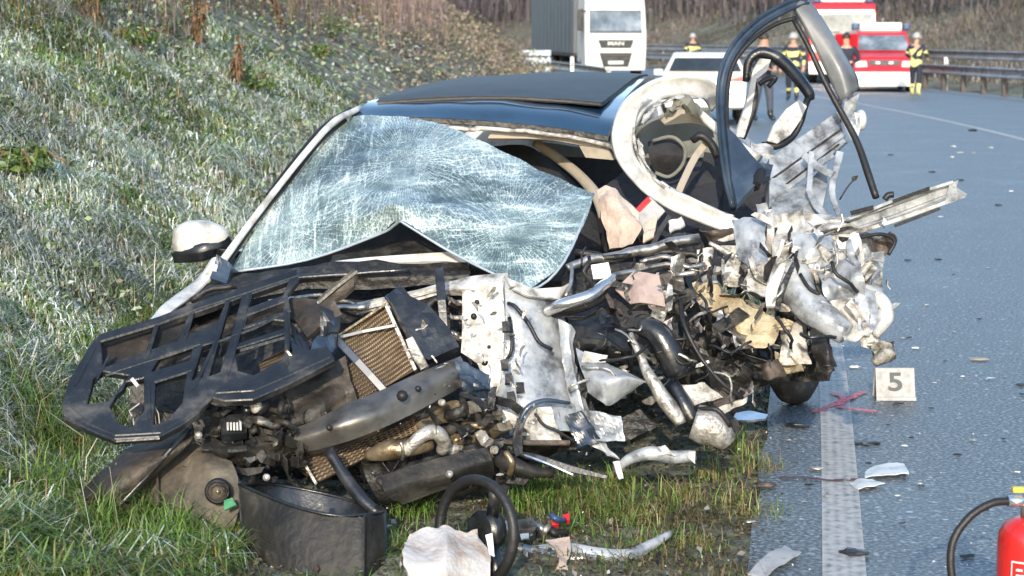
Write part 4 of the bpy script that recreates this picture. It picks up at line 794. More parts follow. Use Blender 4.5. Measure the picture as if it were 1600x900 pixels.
# dashboard beam and airbags in the opening
patch('curtain_airbag', [[(932, 296, 7.75), (948, 290, 7.72), (972, 304, 7.7)], [(934, 322, 7.66), (966, 320, 7.6), (998, 336, 7.62)], [(944, 356, 7.6), (972, 356, 7.54), (1002, 352, 7.58)], [(952, 388, 7.55), (972, 386, 7.52), (990, 380, 7.54)]], 'air', C, .02, (6, 6), .02, 9, ragged=.006)
lb = quad('leaflet', [(994, 326, 7.7), (1016, 308, 7.72), (1040, 330, 7.66), (1008, 368, 7.6)], 'sticker', C, .006, 4, .006)
quad('red_band', [(993, 326, 7.69), (1012, 307, 7.71), (1018, 313, 7.7), (999, 333, 7.68)], 'red', lb, .004, 2, 0)
quad('airbag_scrap', [(1008, 346, 7.6), (1028, 336, 7.62), (1022, 372, 7.55), (1004, 380, 7.55)], 'air', C, .01, 6, .02)
quad('airbag_scrap', [(1044, 346, 7.6), (1066, 340, 7.6), (1072, 356, 7.56), (1048, 366, 7.56)], 'cloth', C, .01, 6, .02)
beam('belt_strap', [(1046, 338, 7.62), (1030, 362, 7.58), (1018, 388, 7.54)], 8, .01, 'seat', C, 2)
tube('dash_beam', [(884, 420, 7.28), (920, 406, 7.32), (970, 398, 7.36), (1030, 384, 7.4), (1090, 372, 7.44)], [6, 7, 8, 8, 7], 'steel', C, jig=.012)
tube('dash_beam', [(900, 396, 7.34), (960, 400, 7.34), (1020, 394, 7.4), (1080, 398, 7.4), (1130, 402, 7.36)], 5, 'dark', C, jig=.02)
tube('dash_tube', [(852, 486, 7.05), (878, 476, 7.0), (916, 464, 7.0), (944, 446, 7.04), (960, 432, 7.1)], [9, 10, 10, 9, 7], 'chrome', C, jig=.006)
tube('dash_tube', [(852, 492, 7.1), (880, 486, 7.06), (920, 476, 7.06), (950, 458, 7.1)], 8, 'rubber', C)
patch('dash_panel', [[(880, 420, 7.4), (960, 410, 7.4), (1050, 406, 7.4)], [(880, 460, 7.3), (960, 450, 7.3), (1050, 450, 7.3)], [(900, 500, 7.2), (970, 480, 7.2), (1060, 490, 7.2)]], 'dark', C, .03, (6, 6), .04, 7)
brk = poly('white_bracket', [(923, 416, 7.12), (950, 412, 7.12), (956, 436, 7.1), (927, 438, 7.1)], 'wht', C, .02, 1, .006)
poly('bracket_hole', [(931, 420, 7.11), (944, 418, 7.11), (946, 432, 7.095), (933, 433, 7.095)], 'rubber', brk, .004)
for a in [((952, 434, 7.14), (990, 424, 7.2), (1040, 414, 7.24), (1096, 420, 7.24)), ((1000, 410, 7.24), (1040, 400, 7.26), (1070, 418, 7.2), (1100, 412, 7.22)), ((890, 412, 7.22), (894, 440, 7.12), (886, 462, 7.06)), ((1056, 428, 7.16), (1090, 424, 7.14))]:
    tube('dash_bar', a, random.choice([3, 4, 6]), random.choice(['alu', 'steel', 'dark']), C, jig=.01)
poly('mauve_cloth', [(992, 426, 7.14), (1030, 430, 7.12), (1036, 458, 7.08), (1040, 481, 7.06), (1000, 474, 7.06), (985, 476, 7.08), (962, 455, 7.12)], 'pinkcloth', C, .012, 3, .014, 8)
quad('cloth_scrap', [(1028, 506, 7.0), (1050, 494, 7.0), (1044, 512, 6.98), (1032, 520, 6.98)], 'air', C, .004, 4, .01)
patch('side_airbag_module', [[(940, 476, 7.3), (1000, 480, 7.2), (1060, 490, 7.2)], [(930, 520, 7.2), (1000, 520, 7.1), (1060, 530, 7.1)], [(960, 560, 7.2), (1010, 560, 7.1), (1060, 570, 7.1)]], 'seat', C, .05, (6, 6), .03, 7)
patch('seat_cushion', [[(890, 496, 7.2), (930, 480, 7.15), (980, 510, 7.1)], [(884, 530, 7.1), (930, 530, 7.0), (984, 540, 7.0)], [(900, 566, 7.1), (940, 570, 7.05), (990, 572, 7.05)]], 'plast', C, .06, (6, 6), .03, 6)
tube('black_hose', [(1000, 510, 6.95), (1026, 520, 6.92), (1046, 552, 6.9), (1058, 584, 6.9)], [14, 20, 22, 20], 'plast', C)
tube('hose_ring', [(1010, 506, 6.94), (1040, 512, 6.9), (1056, 540, 6.88)], 4, 'dark', C)
tube('control_arm', [(984, 524, 6.92), (1002, 560, 6.86), (1022, 596, 6.82), (1048, 634, 6.8), (1064, 664, 6.78)], [4, 7, 10, 13, 10], 'alu', C, jig=.012)
tube('spring_strut', [(1052, 600, 6.86), (1070, 634, 6.82), (1084, 660, 6.8)], [10, 14, 12], 'plast', C)
tube('cable', [(1062, 470, 7.0), (1070, 510, 6.9), (1096, 560, 6.86), (1130, 600, 6.84), (1160, 622, 6.86)], 3.5, 'rubber', C)
tube('cable', [(1070, 512, 6.95), (1066, 544, 6.9), (1046, 562, 6.88)], 2, 'rubber', C)
patch('inner_arch', [[(1060, 470, 7.5), (1120, 480, 7.5), (1200, 530, 7.5), (1300, 540, 7.4)], [(1060, 540, 7.4), (1130, 550, 7.4), (1210, 570, 7.4), (1300, 570, 7.3)], [(1060, 640, 7.4), (1130, 630, 7.4), (1210, 600, 7.4), (1290, 596, 7.3)]], 'dark', C, .02, (7, 7), .05, 8)
sp_ = patch('buckled_arch_panel', [[(900, 544, 6.95), (940, 558, 6.9), (980, 576, 6.86), (1012, 596, 6.86)], [(906, 580, 6.86), (940, 590, 6.78), (976, 590, 6.78), (1008, 598, 6.84)], [(914, 614, 6.84), (940, 630, 6.78), (958, 636, 6.8), (982, 618, 6.86)]], 'shellb', C, .005, (9, 9), .014, 6, fold=True)
quad('panel_scrap', [(914, 548, 6.9), (950, 556, 6.86), (946, 566, 6.86), (908, 566, 6.9)], 'white', C, .003, 4, .012)
tube('drum', [(1086, 660, 6.72), (1112, 668, 6.7), (1136, 690, 6.7)], [28, 30, 16], 'alu', C, jig=.012, sides=12)
tube('drum_edge', [(1090, 640, 6.7), (1120, 640, 6.66), (1142, 666, 6.66)], 4, 'rubber', C)
shard([(1070, 604, 6.9), (1100, 596, 6.86), (1130, 620, 6.86), (1080, 640, 6.84)], 'cream', .03); shard([(1090, 600, 6.95), (1140, 616, 6.9), (1160, 632, 6.9), (1120, 640, 6.86)], 'rust', .02)
shard([(1122, 636, 6.84), (1170, 620, 6.86), (1168, 628, 6.86), (1130, 648, 6.84)], 'cream', .012)
ty = bpy.data.objects
# rear wheel tucked under the corner
bmw = bmesh.new()
def torus(bm, c, axis, R_, r_, a=28, b=10, fl=1.0):
    q = Vector((0, 0, 1)).rotation_difference(Vector(axis).normalized()); vs = []
    for i in range(a):
        th = 2 * math.pi * i / a
        for j in range(b):
            ph = 2 * math.pi * j / b; rr = R_ + r_ * math.cos(ph)
            vs.append(bm.verts.new(q @ Vector((rr * math.cos(th), rr * math.sin(th), r_ * fl * math.sin(ph))) + Vector(c)))
    for i in range(a):
        for j in range(b): bm.faces.new((vs[i * b + j], vs[((i + 1) % a) * b + j], vs[((i + 1) % a) * b + (j + 1) % b], vs[i * b + (j + 1) % b]))
cw = U(1240, 575, 8.75); cw.z = .225
torus(bmw, cw, (.86, -.5, .1), .155, .075, fl=1.05)
wh = bm_obj('wheel', bmw, 'tyre', C, True)
cyl('wheel_rim', cw, (.86, -.5, .1), .11, .1, 'steel', wh, local=False, n=20)
# --- engine bay: dark bulkhead, scuttle, cross members
patch('bulkhead', [[(300, 446, 7.75), (480, 420, 7.7), (640, 380, 7.72), (780, 440, 7.5), (890, 470, 7.4)], [(240, 540, 7.5), (460, 520, 7.4), (640, 520, 7.4), (780, 520, 7.3), (900, 560, 7.25)], [(200, 660, 7.3), (420, 660, 7.2), (620, 660, 7.2), (780, 640, 7.15), (930, 650, 7.15)], [(240, 780, 7.2), (420, 790, 7.2), (640, 770, 7.2), (780, 730, 7.2), (900, 700, 7.2)]], 'dark', C, .03, (8, 8), .05, 6)
patch('scuttle_panel', [[(520, 398, 7.58), (580, 390, 7.58), (640, 376, 7.6), (702, 388, 7.56)], [(516, 412, 7.5), (580, 406, 7.5), (650, 404, 7.5), (708, 404, 7.48)]], 'dark', C, .02, (6, 4), .008)
patch('scuttle_panel', [[(520, 408, 7.45), (600, 400, 7.45), (700, 394, 7.45), (728, 402, 7.42)], [(512, 414, 7.42), (600, 410, 7.42), (700, 408, 7.42), (730, 418, 7.4)]], 'white', C, .03, (6, 3), .004)
patch('scuttle_tray', [[(270, 460, 7.45), (360, 434, 7.5), (470, 416, 7.45), (560, 408, 7.42), (730, 412, 7.4)], [(262, 478, 7.35), (360, 452, 7.4), (470, 432, 7.38), (570, 430, 7.35), (735, 428, 7.34)], [(290, 492, 7.35), (380, 470, 7.38), (480, 452, 7.36), (580, 452, 7.35), (720, 440, 7.34)]], 'dark', C, .03, (6, 5), .02)
patch('cross_member', [[(556, 470, 7.3), (620, 452, 7.28), (700, 438, 7.26), (794, 428, 7.22)], [(552, 486, 7.24), (620, 468, 7.2), (700, 452, 7.2), (796, 446, 7.16)], [(566, 494, 7.28), (630, 480, 7.24), (700, 462, 7.24), (794, 458, 7.2)]], 'shell', C, .02, (10, 8), .016, 6, fold=True)
for a, m_ in [(((420, 470, 7.3), (500, 462, 7.25), (556, 474, 7.2)), 'alu'), (((430, 440, 7.34), (520, 430, 7.32), (640, 424, 7.3)), 'plast'), (((480, 486, 7.15), (540, 480, 7.14), (574, 482, 7.14)), 'steel'), (((300, 470, 7.3), (330, 452, 7.3), (370, 446, 7.3)), 'dark'), (((640, 520, 7.1), (680, 470, 7.15), (720, 480, 7.15)), 'dark')]:
    tube('pipe', a, random.choice([3, 5]), m_, C, jig=.01)
# radiator, condenser
def fins(name, tl, tr, br, bl, k, wd, par, wob=.0):
    """radiator core with each row of fins as raised zigzag metal"""
    tl, tr, br, bl = [np.array(U(*p)) for p in (tl, tr, br, bl)]
    core = grid_mesh(name, np.array([[tl, tr], [bl, br]]), 'finback', par, .03, 0, 1, False)
    N = np.cross(tr - tl, bl - tl); N /= np.linalg.norm(N)
    if N[1] > 0: N = -N
    V = []; f = []; mm = 46
    for i in range(k):
        t = (i + .5) / k; a = tl + (bl - tl) * t; b = tr + (br - tr) * t; dv = (bl - tl) / k
        base = len(V)
        for j in range(mm + 1):
            s = j / mm; p = a + (b - a) * s + dv * (.16 * (1 if j % 2 else -1)) + dv * wob * math.sin(s * 5)
            V += [p - dv * .2 + N * .004, p + dv * .2 + N * .009]
        for j in range(mm): f.append((base + 2 * j, base + 2 * j + 2, base + 2 * j + 3, base + 2 * j + 1))
    o = mesh_obj('fins', V, f, 'fin', core); tag(o, kind='stuff')
    return core
rad = fins('radiator', (529, 524, 6.92), (602, 476, 7.02), (649, 578, 6.9), (590, 612, 6.84), 17, 3, C, .25)
beam('radiator_rib', [(530, 527, 6.88), (566, 518, 6.92), (618, 508, 6.92)], 5, .02, 'galv', rad); beam('radiator_side', [(602, 474, 7.0), (650, 580, 6.88)], 6, .04, 'alu', rad); beam('radiator_side', [(526, 526, 6.9), (604, 474, 7.0)], 4, .04, 'bronze', rad)
con = fins('condenser', (436, 704, 6.62), (672, 628, 6.8), (676, 662, 6.78), (496, 754, 6.58), 12, 3, C, .1)
beam('condenser_side', [(478, 728, 6.54), (494, 756, 6.54)], 5, .02, 'alu', con)
fins('condenser', (440, 640, 6.74), (560, 560, 6.86), (590, 612, 6.8), (470, 680, 6.68), 10, 3, C)
fins('condenser', (404, 566, 6.86), (470, 532, 6.9), (476, 588, 6.84), (412, 600, 6.8), 8, 3, C)
# fan cowl, straps
poly('fan_cowl', [(604, 468, 7.0), (624, 450, 7.04), (640, 470, 7.0), (668, 484, 6.98), (700, 520, 6.94), (716, 548, 6.9), (668, 570, 6.86), (650, 560, 6.86), (632, 520, 6.9)], 'plast', C, .04, 2, .01, 9)
quad('cowl_bracket', [(602, 466, 6.98), (618, 450, 7.0), (636, 466, 6.96), (612, 478, 6.96)], 'bluedoor', C, .02, 4, .01)
for a in [((626, 494, 6.93), (650, 480, 6.95)), ((650, 530, 6.88), (672, 516, 6.9)), ((640, 548, 6.86), (700, 536, 6.88))]: beam('cowl_rib', a, 3, .012, 'plastb', C)
beam('radiator_hose_clip', [(640, 530, 6.84), (650, 552, 6.82), (664, 576, 6.8)], [12, 16, 14], .04, 'cream', C, 2)
beam('strap', [(686, 420, 7.12), (690, 470, 7.04), (696, 540, 6.98)], [14, 14, 12], .02, 'plast', C, 2)
for k in range(9):
    a = random.uniform(700, 724); b_ = random.uniform(462, 540); tube('pipe', [(a - 16, b_, 7.15), (a, b_ + random.uniform(-14, 14), 7.1), (a + 8, b_ + random.uniform(0, 22), 7.12)], random.uniform(2, 4.5), random.choice(['steel', 'dark', 'alu', 'rust']), C)
beam('diagonal_strut', [(524, 528, 6.85), (560, 566, 6.8), (600, 610, 6.76), (638, 652, 6.72)], 13, .05, 'bluedoor', C, 2)
# bumper beam with torn sticker
bb = patch('bumper_beam', [[(420, 677, 6.62), (474, 664, 6.58), (536, 634, 6.56), (594, 610, 6.62), (660, 580, 6.78), (720, 556, 6.92)], [(420, 694, 6.56), (482, 680, 6.5), (550, 656, 6.48), (612, 630, 6.56), (676, 596, 6.72), (728, 574, 6.88)], [(424, 712, 6.58), (500, 702, 6.52), (570, 680, 6.5), (634, 652, 6.58), (690, 622, 6.74), (736, 596, 6.9)]], 'beam', C, .04, (7, 6), .004, 5)
patch('beam_lip', [[(424, 712, 6.58), (500, 702, 6.52), (570, 680, 6.5), (634, 652, 6.58), (690, 622, 6.74)], [(428, 718, 6.62), (504, 708, 6.56), (572, 686, 6.54), (637, 657, 6.62), (692, 627, 6.78)]], 'plast', bb, .01, (6, 2))
patch('torn_sticker', [[(656, 588, 6.755), (690, 572, 6.83), (712, 568, 6.88)], [(664, 610, 6.715), (690, 598, 6.76), (720, 584, 6.85)]], 'sticker', bb, .002, (5, 5), .004)
for x, y, r_, d in [(628, 618, 9, 6.53), (653, 607, 5, 6.6), (514, 668, 5, 6.46)]: tube('bolt_hole', [(x, y, d), (x + 1, y + 1, d + .04)], r_, 'rubber', bb, 1)
patch('buckled_beam_end', [[(318, 690, 6.5), (372, 688, 6.5), (424, 676, 6.58)], [(316, 704, 6.44), (376, 706, 6.44), (428, 694, 6.54)], [(330, 722, 6.5), (376, 724, 6.5), (428, 716, 6.56)]], 'plastb', C, .04, (6, 6), .025, 9)
patch('crushed_rail_end', [[(708, 560, 6.86), (736, 570, 6.84), (760, 590, 6.84)], [(720, 596, 6.8), (744, 600, 6.78), (766, 610, 6.8)], [(726, 614, 6.84), (744, 620, 6.8), (760, 628, 6.84)]], 'bluedoor', C, .03, (6, 6), .03, 12)
tube('lower_strut', [(514, 704, 6.46), (540, 746, 6.4), (566, 780, 6.34), (592, 804, 6.3)], [9, 10, 11, 9], 'plast', C)
# white chassis panel and strut tower
wp = poly('front_panel', [(724, 456, 7.04), (756, 448, 7.03), (786, 440, 7.02), (790, 500, 6.98), (788, 560, 6.94), (782, 604, 6.92), (766, 640, 6.9), (764, 610, 6.92), (748, 570, 6.94), (738, 562, 6.94), (722, 552, 6.96), (724, 520, 6.99)], 'shell', C, .03, 3, .008, 6)
for x, y, r_ in [(745, 472, 4), (740, 494, 5), (764, 542, 3), (757, 566, 6)]: tube('panel_hole', [(x, y, 6.975 - (y - 460) * .0006), (x + .5, y, 7.0 - (y - 460) * .0006)], r_, 'rubber', wp, 1)
beam('panel_edge', [(766, 446, 7.0), (770, 520, 6.95), (768, 600, 6.9), (768, 640, 6.88)], 5, .03, 'white', wp, 3)
tower = patch('strut_tower', [[(786, 440, 7.04), (820, 456, 7.06), (852, 462, 7.1), (874, 480, 7.16)], [(788, 510, 6.98), (822, 506, 7.0), (856, 512, 7.06), (884, 530, 7.12)], [(782, 580, 6.92), (822, 566, 6.92), (864, 566, 6.98), (896, 580, 7.06)], [(770, 640, 6.88), (826, 624, 6.84), (874, 622, 6.9), (912, 630, 6.98)], [(776, 690, 6.86), (830, 680, 6.8), (884, 676, 6.84), (930, 690, 6.9)]], 'shellb', C, .01, (13, 13), .022, 4, fold=True)  # white panel; the bluish tone of its shaded side is put into the colour
patch('tower_flange', [[(784, 438, 7.0), (830, 452, 7.02), (866, 452, 7.06), (888, 442, 7.12)], [(800, 456, 6.98), (836, 466, 7.0), (870, 468, 7.04), (880, 470, 7.1)]], 'shell', C, .01, (9, 8), .02, 7, fold=True)
patch('torn_wing_edge', [[(872, 500, 7.04), (886, 506, 7.02), (898, 520, 7.02)], [(880, 580, 6.94), (900, 590, 6.9), (908, 600, 6.92)], [(900, 640, 6.88), (920, 660, 6.84), (932, 664, 6.86)], [(906, 690, 6.84), (944, 706, 6.8), (970, 716, 6.8)]], 'shellb', C, .006, (9, 9), .026, 8, ragged=.008, fold=True)
for k, (pts, m_) in enumerate([([(920, 640, 6.84), (970, 650, 6.82), (976, 690, 6.78), (930, 690, 6.8)], 'shellb'), ([(882, 650, 6.84), (910, 640, 6.84), (940, 690, 6.8), (900, 700, 6.8)], 'bluedoor'), ([(780, 640, 6.8), (860, 636, 6.78), (880, 690, 6.76), (796, 690, 6.78)], 'shell'), ([(940, 660, 6.86), (1000, 640, 6.9), (1030, 664, 6.88), (980, 690, 6.84)], 'dark')]): shard(pts, m_, .022)
tube('brake_hose', [(794, 474, 6.96), (806, 480, 6.93), (826, 506, 6.92), (842, 534, 6.9), (862, 546, 6.92)], 3.2, 'rubber', C)
tube('brake_hose', [(796, 496, 6.95), (800, 530, 6.9), (798, 552, 6.88), (790, 564, 6.9)], 3, 'rubber', C)
tube('loom', [(788, 694, 6.76), (806, 674, 6.74), (822, 640, 6.74), (850, 626, 6.76), (890, 630, 6.8)], [4, 5, 5, 4, 3], 'bluedoor', C)
tube('loom', [(836, 646, 6.72), (850, 664, 6.72), (872, 674, 6.72), (900, 692, 6.74)], 2.5, 'rubber', C)
for x, y in [(790, 510), (788, 570), (812, 604), (868, 652), (798, 620), (872, 676), (794, 590)]: quad('tower_clip', [(x - 6, y - 6, 6.84), (x + 6, y - 8, 6.84), (x + 7, y + 8, 6.82), (x - 5, y + 7, 6.82)], 'rubber', C, .02, 2, .01)
# engine and gearbox low in the middle
patch('engine_block', [[(560, 700, 6.75), (660, 690, 6.8), (740, 660, 6.85), (790, 650, 6.85)], [(570, 740, 6.6), (660, 724, 6.64), (740, 706, 6.7), (800, 700, 6.74)], [(590, 780, 6.6), (670, 760, 6.66), (740, 744, 6.72), (800, 730, 6.76)], [(610, 800, 6.7), (680, 780, 6.75), (750, 764, 6.8), (800, 750, 6.8)]], 'dark', C, .08, (7, 7), .035, 7)
tube('exhaust_pipe', [(574, 712, 6.62), (606, 704, 6.58), (640, 698, 6.58), (672, 694, 6.62)], [9, 16, 15, 12], 'bronze', C, sides=14)
tube('exhaust_pipe', [(632, 706, 6.56), (660, 680, 6.56), (682, 676, 6.58), (694, 692, 6.6), (690, 706, 6.62)], [10, 11, 12, 11, 10], 'alu', C, sides=14)
tube('exhaust_clamp', [(626, 690, 6.54), (630, 706, 6.54), (628, 720, 6.56)], 3, 'steel', C)
patch('exhaust_shield', [[(640, 662, 6.78), (690, 632, 6.84), (736, 630, 6.84)], [(660, 670, 6.72), (700, 656, 6.76), (744, 654, 6.78)]], 'bronze', C, .01, (6, 6), .02, 10)
for k in range(26):
    x = random.uniform(700, 800); y = random.uniform(630, 720); a = random.uniform(0, 6.28); l = random.uniform(8, 26)
    if k % 3 == 0: tube('engine_bracket', [(x - l * math.cos(a), y - l * .6 * math.sin(a), 6.74), (x, y, 6.68), (x + l * math.cos(a + .5), y + l * .6 * math.sin(a + .5), 6.72)], random.uniform(4, 10), random.choice(['dark', 'dark', 'plastb', 'plast', 'bronze', 'alu']), C, jig=.014)
    else: beam('engine_bracket', [(x - l * math.cos(a), y - l * .6 * math.sin(a), 6.74), (x, y, 6.68), (x + l * math.cos(a + .5), y + l * .6 * math.sin(a + .5), 6.72)], random.uniform(8, 22), .02, random.choice(['dark', 'dark', 'plastb', 'plast', 'bronze', 'alu']), C, 1, .4)
patch('sump_guard', [[(596, 742, 6.5), (680, 716, 6.56), (760, 700, 6.62)], [(600, 768, 6.46), (686, 744, 6.52), (770, 722, 6.6)], [(630, 790, 6.52), (700, 764, 6.58), (770, 746, 6.66)]], 'plastb', C, .03, (7, 5), .018, 8)
for x, y, r_, d in [(704, 740, 6, 6.44), (502, 788, 6, 6.28), (774, 702, 7, 6.56), (692, 628, 6, 6.7), (418, 745, 6, 6.4), (312, 679, 6, 6.38), (790, 722, 6, 6.6)]:
    tube('bolt_cap', [(x - 2, y + 1, d - .01), (x, y, d + .02)], [r_, r_ * .8], random.choice(['cream', 'alu']), C, 1, 10)
tube('drive_shaft', [(780, 716, 6.64), (800, 726, 6.6), (830, 736, 6.6), (864, 740, 6.62)], [15, 14, 10, 7], 'plastb', C, sides=12); tube('shaft_band', [(790, 706, 6.56), (800, 724, 6.54), (796, 742, 6.58)], 5, 'bronze', C)
tube('steering_rod', [(770, 690, 6.72), (830, 692, 6.7), (890, 692, 6.72)], 4.5, 'rust', C)
beam('undershield_edge', [(800, 706, 6.66), (840, 716, 6.6), (890, 732, 6.56), (950, 746, 6.52)], [4, 12, 12, 6], .03, 'plast', C, 3); beam('undershield_edge', [(806, 706, 6.64), (850, 722, 6.57), (896, 742, 6.53)], 3, .02, 'chrome', C, 3)
# --- black front carrier twisted over to the left
K = [] 
DC = lambda x, y: 6.40 + (640 - y) * .0030
fc = lattice('front_carrier', [(98, 642), (110, 602), (142, 548), (157, 531), (247, 504), (310, 480), (466, 429), (468, 446), (450, 468), (454, 490), (453, 560), (513, 550), (524, 572), (456, 608), (396, 634), (352, 636), (330, 630), (312, 654), (285, 674), (250, 692), (180, 696), (138, 680), (103, 664)],
  [[(148.1, 600.6), (162.4, 589.4), (203.1, 596.2), (194.3, 616.3), (170.1, 636.5), (137.1, 641.0)], [(159.5, 542.1), (242.0, 517.5), (228.8, 558.9), (162.8, 583.5)], [(250.7, 515.7), (295.8, 500.0), (278.2, 541.4), (236.4, 554.9)], [(302.2, 499.2), (352.9, 481.2), (339.6, 514.8), (291.2, 532.8)], [(360.7, 480.1), (378.3, 473.4), (345.3, 589.9), (327.7, 596.6)], [(395.8, 467.9), (450.8, 448.8), (443.1, 470.1), (389.2, 489.2)], [(387.6, 502.3), (444.8, 481.1), (442.6, 495.6), (383.1, 518.0)], [(378.9, 524.2), (425.1, 508.5), (443.8, 510.8), (443.8, 522.0), (372.3, 545.5)], [(368.6, 554.6), (444.5, 531.1), (445.6, 568.1), (397.2, 595.0), (373.0, 588.2)], [(194, 607), (226, 600), (227, 650), (207, 677), (189, 671), (173, 644)], [(245, 605), (293, 591), (286, 638), (263, 666), (241, 673)], [(250.1, 567.8), (302.9, 549.8), (296.2, 572.2), (236.8, 590.2)], [(318.1, 549.4), (335.6, 543.8), (315.9, 598.7), (300.4, 603.1)]], DC, 'carrier', C, .03)
fc['label'] = 'black slatted plastic bumper carrier torn off and tilted back'
pb = lambda pts, wd, th=.03, m='carrier', n=3, nm='carrier_bar': beam(nm, pts, wd, th, m, fc, n, .3)
dl = lambda pts, k=.03: [(x, y, DC(x, y) - k) for x, y in pts]
for pts_, w_ in [([(156, 534), (247, 507), (310, 483), (464, 432)], 5), ([(164, 587), (240, 563), (312, 539)], 5), ([(330, 538), (396, 514), (452, 486)], 5), ([(240, 598), (298, 580)], 5), ([(374, 548), (444, 528)], 6), ([(110, 640), (140, 664), (182, 682), (250, 678), (300, 648), (336, 616), (396, 612), (452, 588), (514, 560)], 7), ([(104, 650), (140, 672), (184, 690), (250, 685)], 4), ([(301, 490), (288, 536)], 5), ([(356, 474), (340, 530), (300, 612)], 6), ([(388, 464), (380, 500), (352, 596)], 6), ([(447, 486), (448, 576)], 5), ([(244, 512), (230, 560)], 5), ([(146, 548), (116, 606)], 5), ([(170, 556), (150, 596)], 4), ([(232, 600), (234, 660)], 5)]:
    pb(dl(pts_), w_, .03, 'carrier', 1)
for pts_ in ([(352, 520), (342, 556)], [(364, 520), (356, 552)], [(322, 566), (316, 588)], [(372, 560), (366, 582)]): pb(dl(pts_, .016), 2.5, .006, 'rubber', 1, 'carrier_slot')
pb([(180, 530, 6.84), (247, 502, 6.9), (330, 470, 6.97), (400, 448, 7.04), (462, 428, 7.12)], 6, .03, 'brown')
quad('carrier_plate', [(157, 541, DC(157, 541) + .035), (240, 516, DC(240, 516) + .035), (227, 562, DC(227, 562) + .035), (163, 585, DC(163, 585) + .035)], 'brown', fc, .015, 6, .006, ragged=0)
quad('carrier_plate', [(246, 514, DC(246, 514) + .035), (292, 498, DC(292, 498) + .035), (276, 540, DC(276, 540) + .035), (236, 556, DC(236, 556) + .035)], 'plastb', fc, .012, 5, .006, ragged=0)
quad('carrier_plate', [(306, 512, DC(306, 512) + .035), (348, 498, DC(348, 498) + .035), (334, 528, DC(334, 528) + .035), (298, 540, DC(298, 540) + .035)], 'plastb', fc, .012, 5, .006, ragged=0)
beam('broken_clip', [(206, 592, 6.5), (216, 604, 6.48)], 6, .01, 'cream', fc); beam('broken_clip', [(206, 650, 6.36), (202, 642, 6.36), (218, 630, 6.36)], 2, .006, 'galv', fc); beam('broken_clip', [(448, 548, 6.62), (464, 568, 6.6)], 4, .008, 'bronze', fc)
tri_p = poly('torn_carrier_plate', [(454, 470, 7.0), (497, 471, 6.96), (556, 425, 6.98), (560, 436, 6.98), (554, 452, 6.94), (524, 474, 6.9), (536, 496, 6.86), (497, 517, 6.82), (482, 533, 6.8), (463, 505, 6.88), (446, 500, 6.92)], 'brown', fc, .02, 3, .014, 8)
beam('plate_lip', [(496, 474, 6.92), (526, 448, 6.94), (558, 424, 6.96)], 6, .02, 'plast', fc); 
quad('twisted_corner', [(496, 516, 6.8), (524, 500, 6.82), (516, 562, 6.66), (482, 556, 6.68)], 'bluedoor', fc, .03, 7, .03); quad('twisted_corner', [(456, 500, 6.86), (486, 530, 6.78), (480, 560, 6.66), (450, 552, 6.7)], 'plast', fc, .02, 6, .03)
quad('twisted_corner', [(500, 480, 6.85), (534, 486, 6.84), (528, 520, 6.78), (500, 520, 6.78)], 'plast', fc, .02, 6, .03)
# dark crush under the carrier
patch('crushed_grille', [[(330, 640, 6.62), (400, 632, 6.62), (470, 596, 6.7), (540, 556, 6.8)], [(330, 670, 6.58), (410, 664, 6.58), (480, 636, 6.62), (550, 600, 6.72)], [(340, 690, 6.6), (410, 690, 6.6), (480, 664, 6.62), (560, 626, 6.7)]], 'brown', C, .05, (7, 6), .03, 8)
lampb = tube('fog_lamp', [(398, 640, 6.5), (408, 634, 6.52), (414, 630, 6.56)], [13, 14, 10], 'rubber', C, sides=14); tube('lamp_lens', [(394, 638, 6.48), (404, 633, 6.5)], [9, 11], 'cream', lampb, 2, 12)
ecu = quad('connector_block', [(344, 650, 6.5), (384, 646, 6.52), (386, 676, 6.46), (346, 680, 6.44)], 'plast', C, .04, 3, .004, ragged=0)
for i in range(5): quad('connector_pin', [(354 + i * 5, 660, 6.445), (357 + i * 5, 659.6, 6.445), (357.5 + i * 5, 672, 6.43), (354.5 + i * 5, 672.4, 6.43)], 'sticker' if i != 2 else 'cream', ecu, .006, 1, 0, ragged=0)
for k in range(26):
    x = random.uniform(300, 470); y = random.uniform(640, 740); a = random.uniform(0, 6.28); l = random.uniform(8, 30)
    if k % 3 == 0: tube('bumper_bracket', [(x - l * math.cos(a), y - l * .6 * math.sin(a), 6.56), (x, y, 6.48), (x + l * math.cos(a + .7), y + l * .6 * math.sin(a + .7), 6.52)], random.uniform(2, 8), random.choice(['dark', 'plast', 'plastb', 'brown', 'plastb', 'steel']), C, jig=.014)
    else: beam('bumper_bracket', [(x - l * math.cos(a), y - l * .6 * math.sin(a), 6.56), (x, y, 6.48), (x + l * math.cos(a + .7), y + l * .6 * math.sin(a + .7), 6.52)], random.uniform(6, 18), .02, random.choice(['dark', 'plast', 'plastb', 'brown', 'plastb', 'steel']), C, 1, .4)
# --- muddy undershield and lower bumper lip on the left
us_ = patch('splash_shield', [[(232, 694, 6.66), (282, 682, 6.6), (322, 700, 6.5), (362, 720, 6.44)], [(224, 730, 6.52), (286, 726, 6.46), (330, 732, 6.38), (372, 748, 6.34)], [(216, 770, 6.46), (290, 782, 6.34), (336, 784, 6.3), (374, 790, 6.28)], [(236, 800, 6.46), (288, 830, 6.32), (336, 838, 6.26), (362, 838, 6.26)]], 'mudgrey', C, .012, (7, 7), .012, 5)
hb = tube('horn', [(340, 768, 6.26), (341, 767, 6.32)], [21, 21], 'rubber', us_, 1, 22); tube('horn_face', [(340, 768, 6.25), (340.5, 768, 6.26)], [15, 15], 'brown', hb, 1, 20)
for r_ in (17, 11): tube('horn_ring', [(340 + r_ * math.cos(t), 768 + r_ * math.sin(t), 6.245) for t in np.linspace(0, 6.283, 15)], 1.4, 'dark', hb, 1, 6)
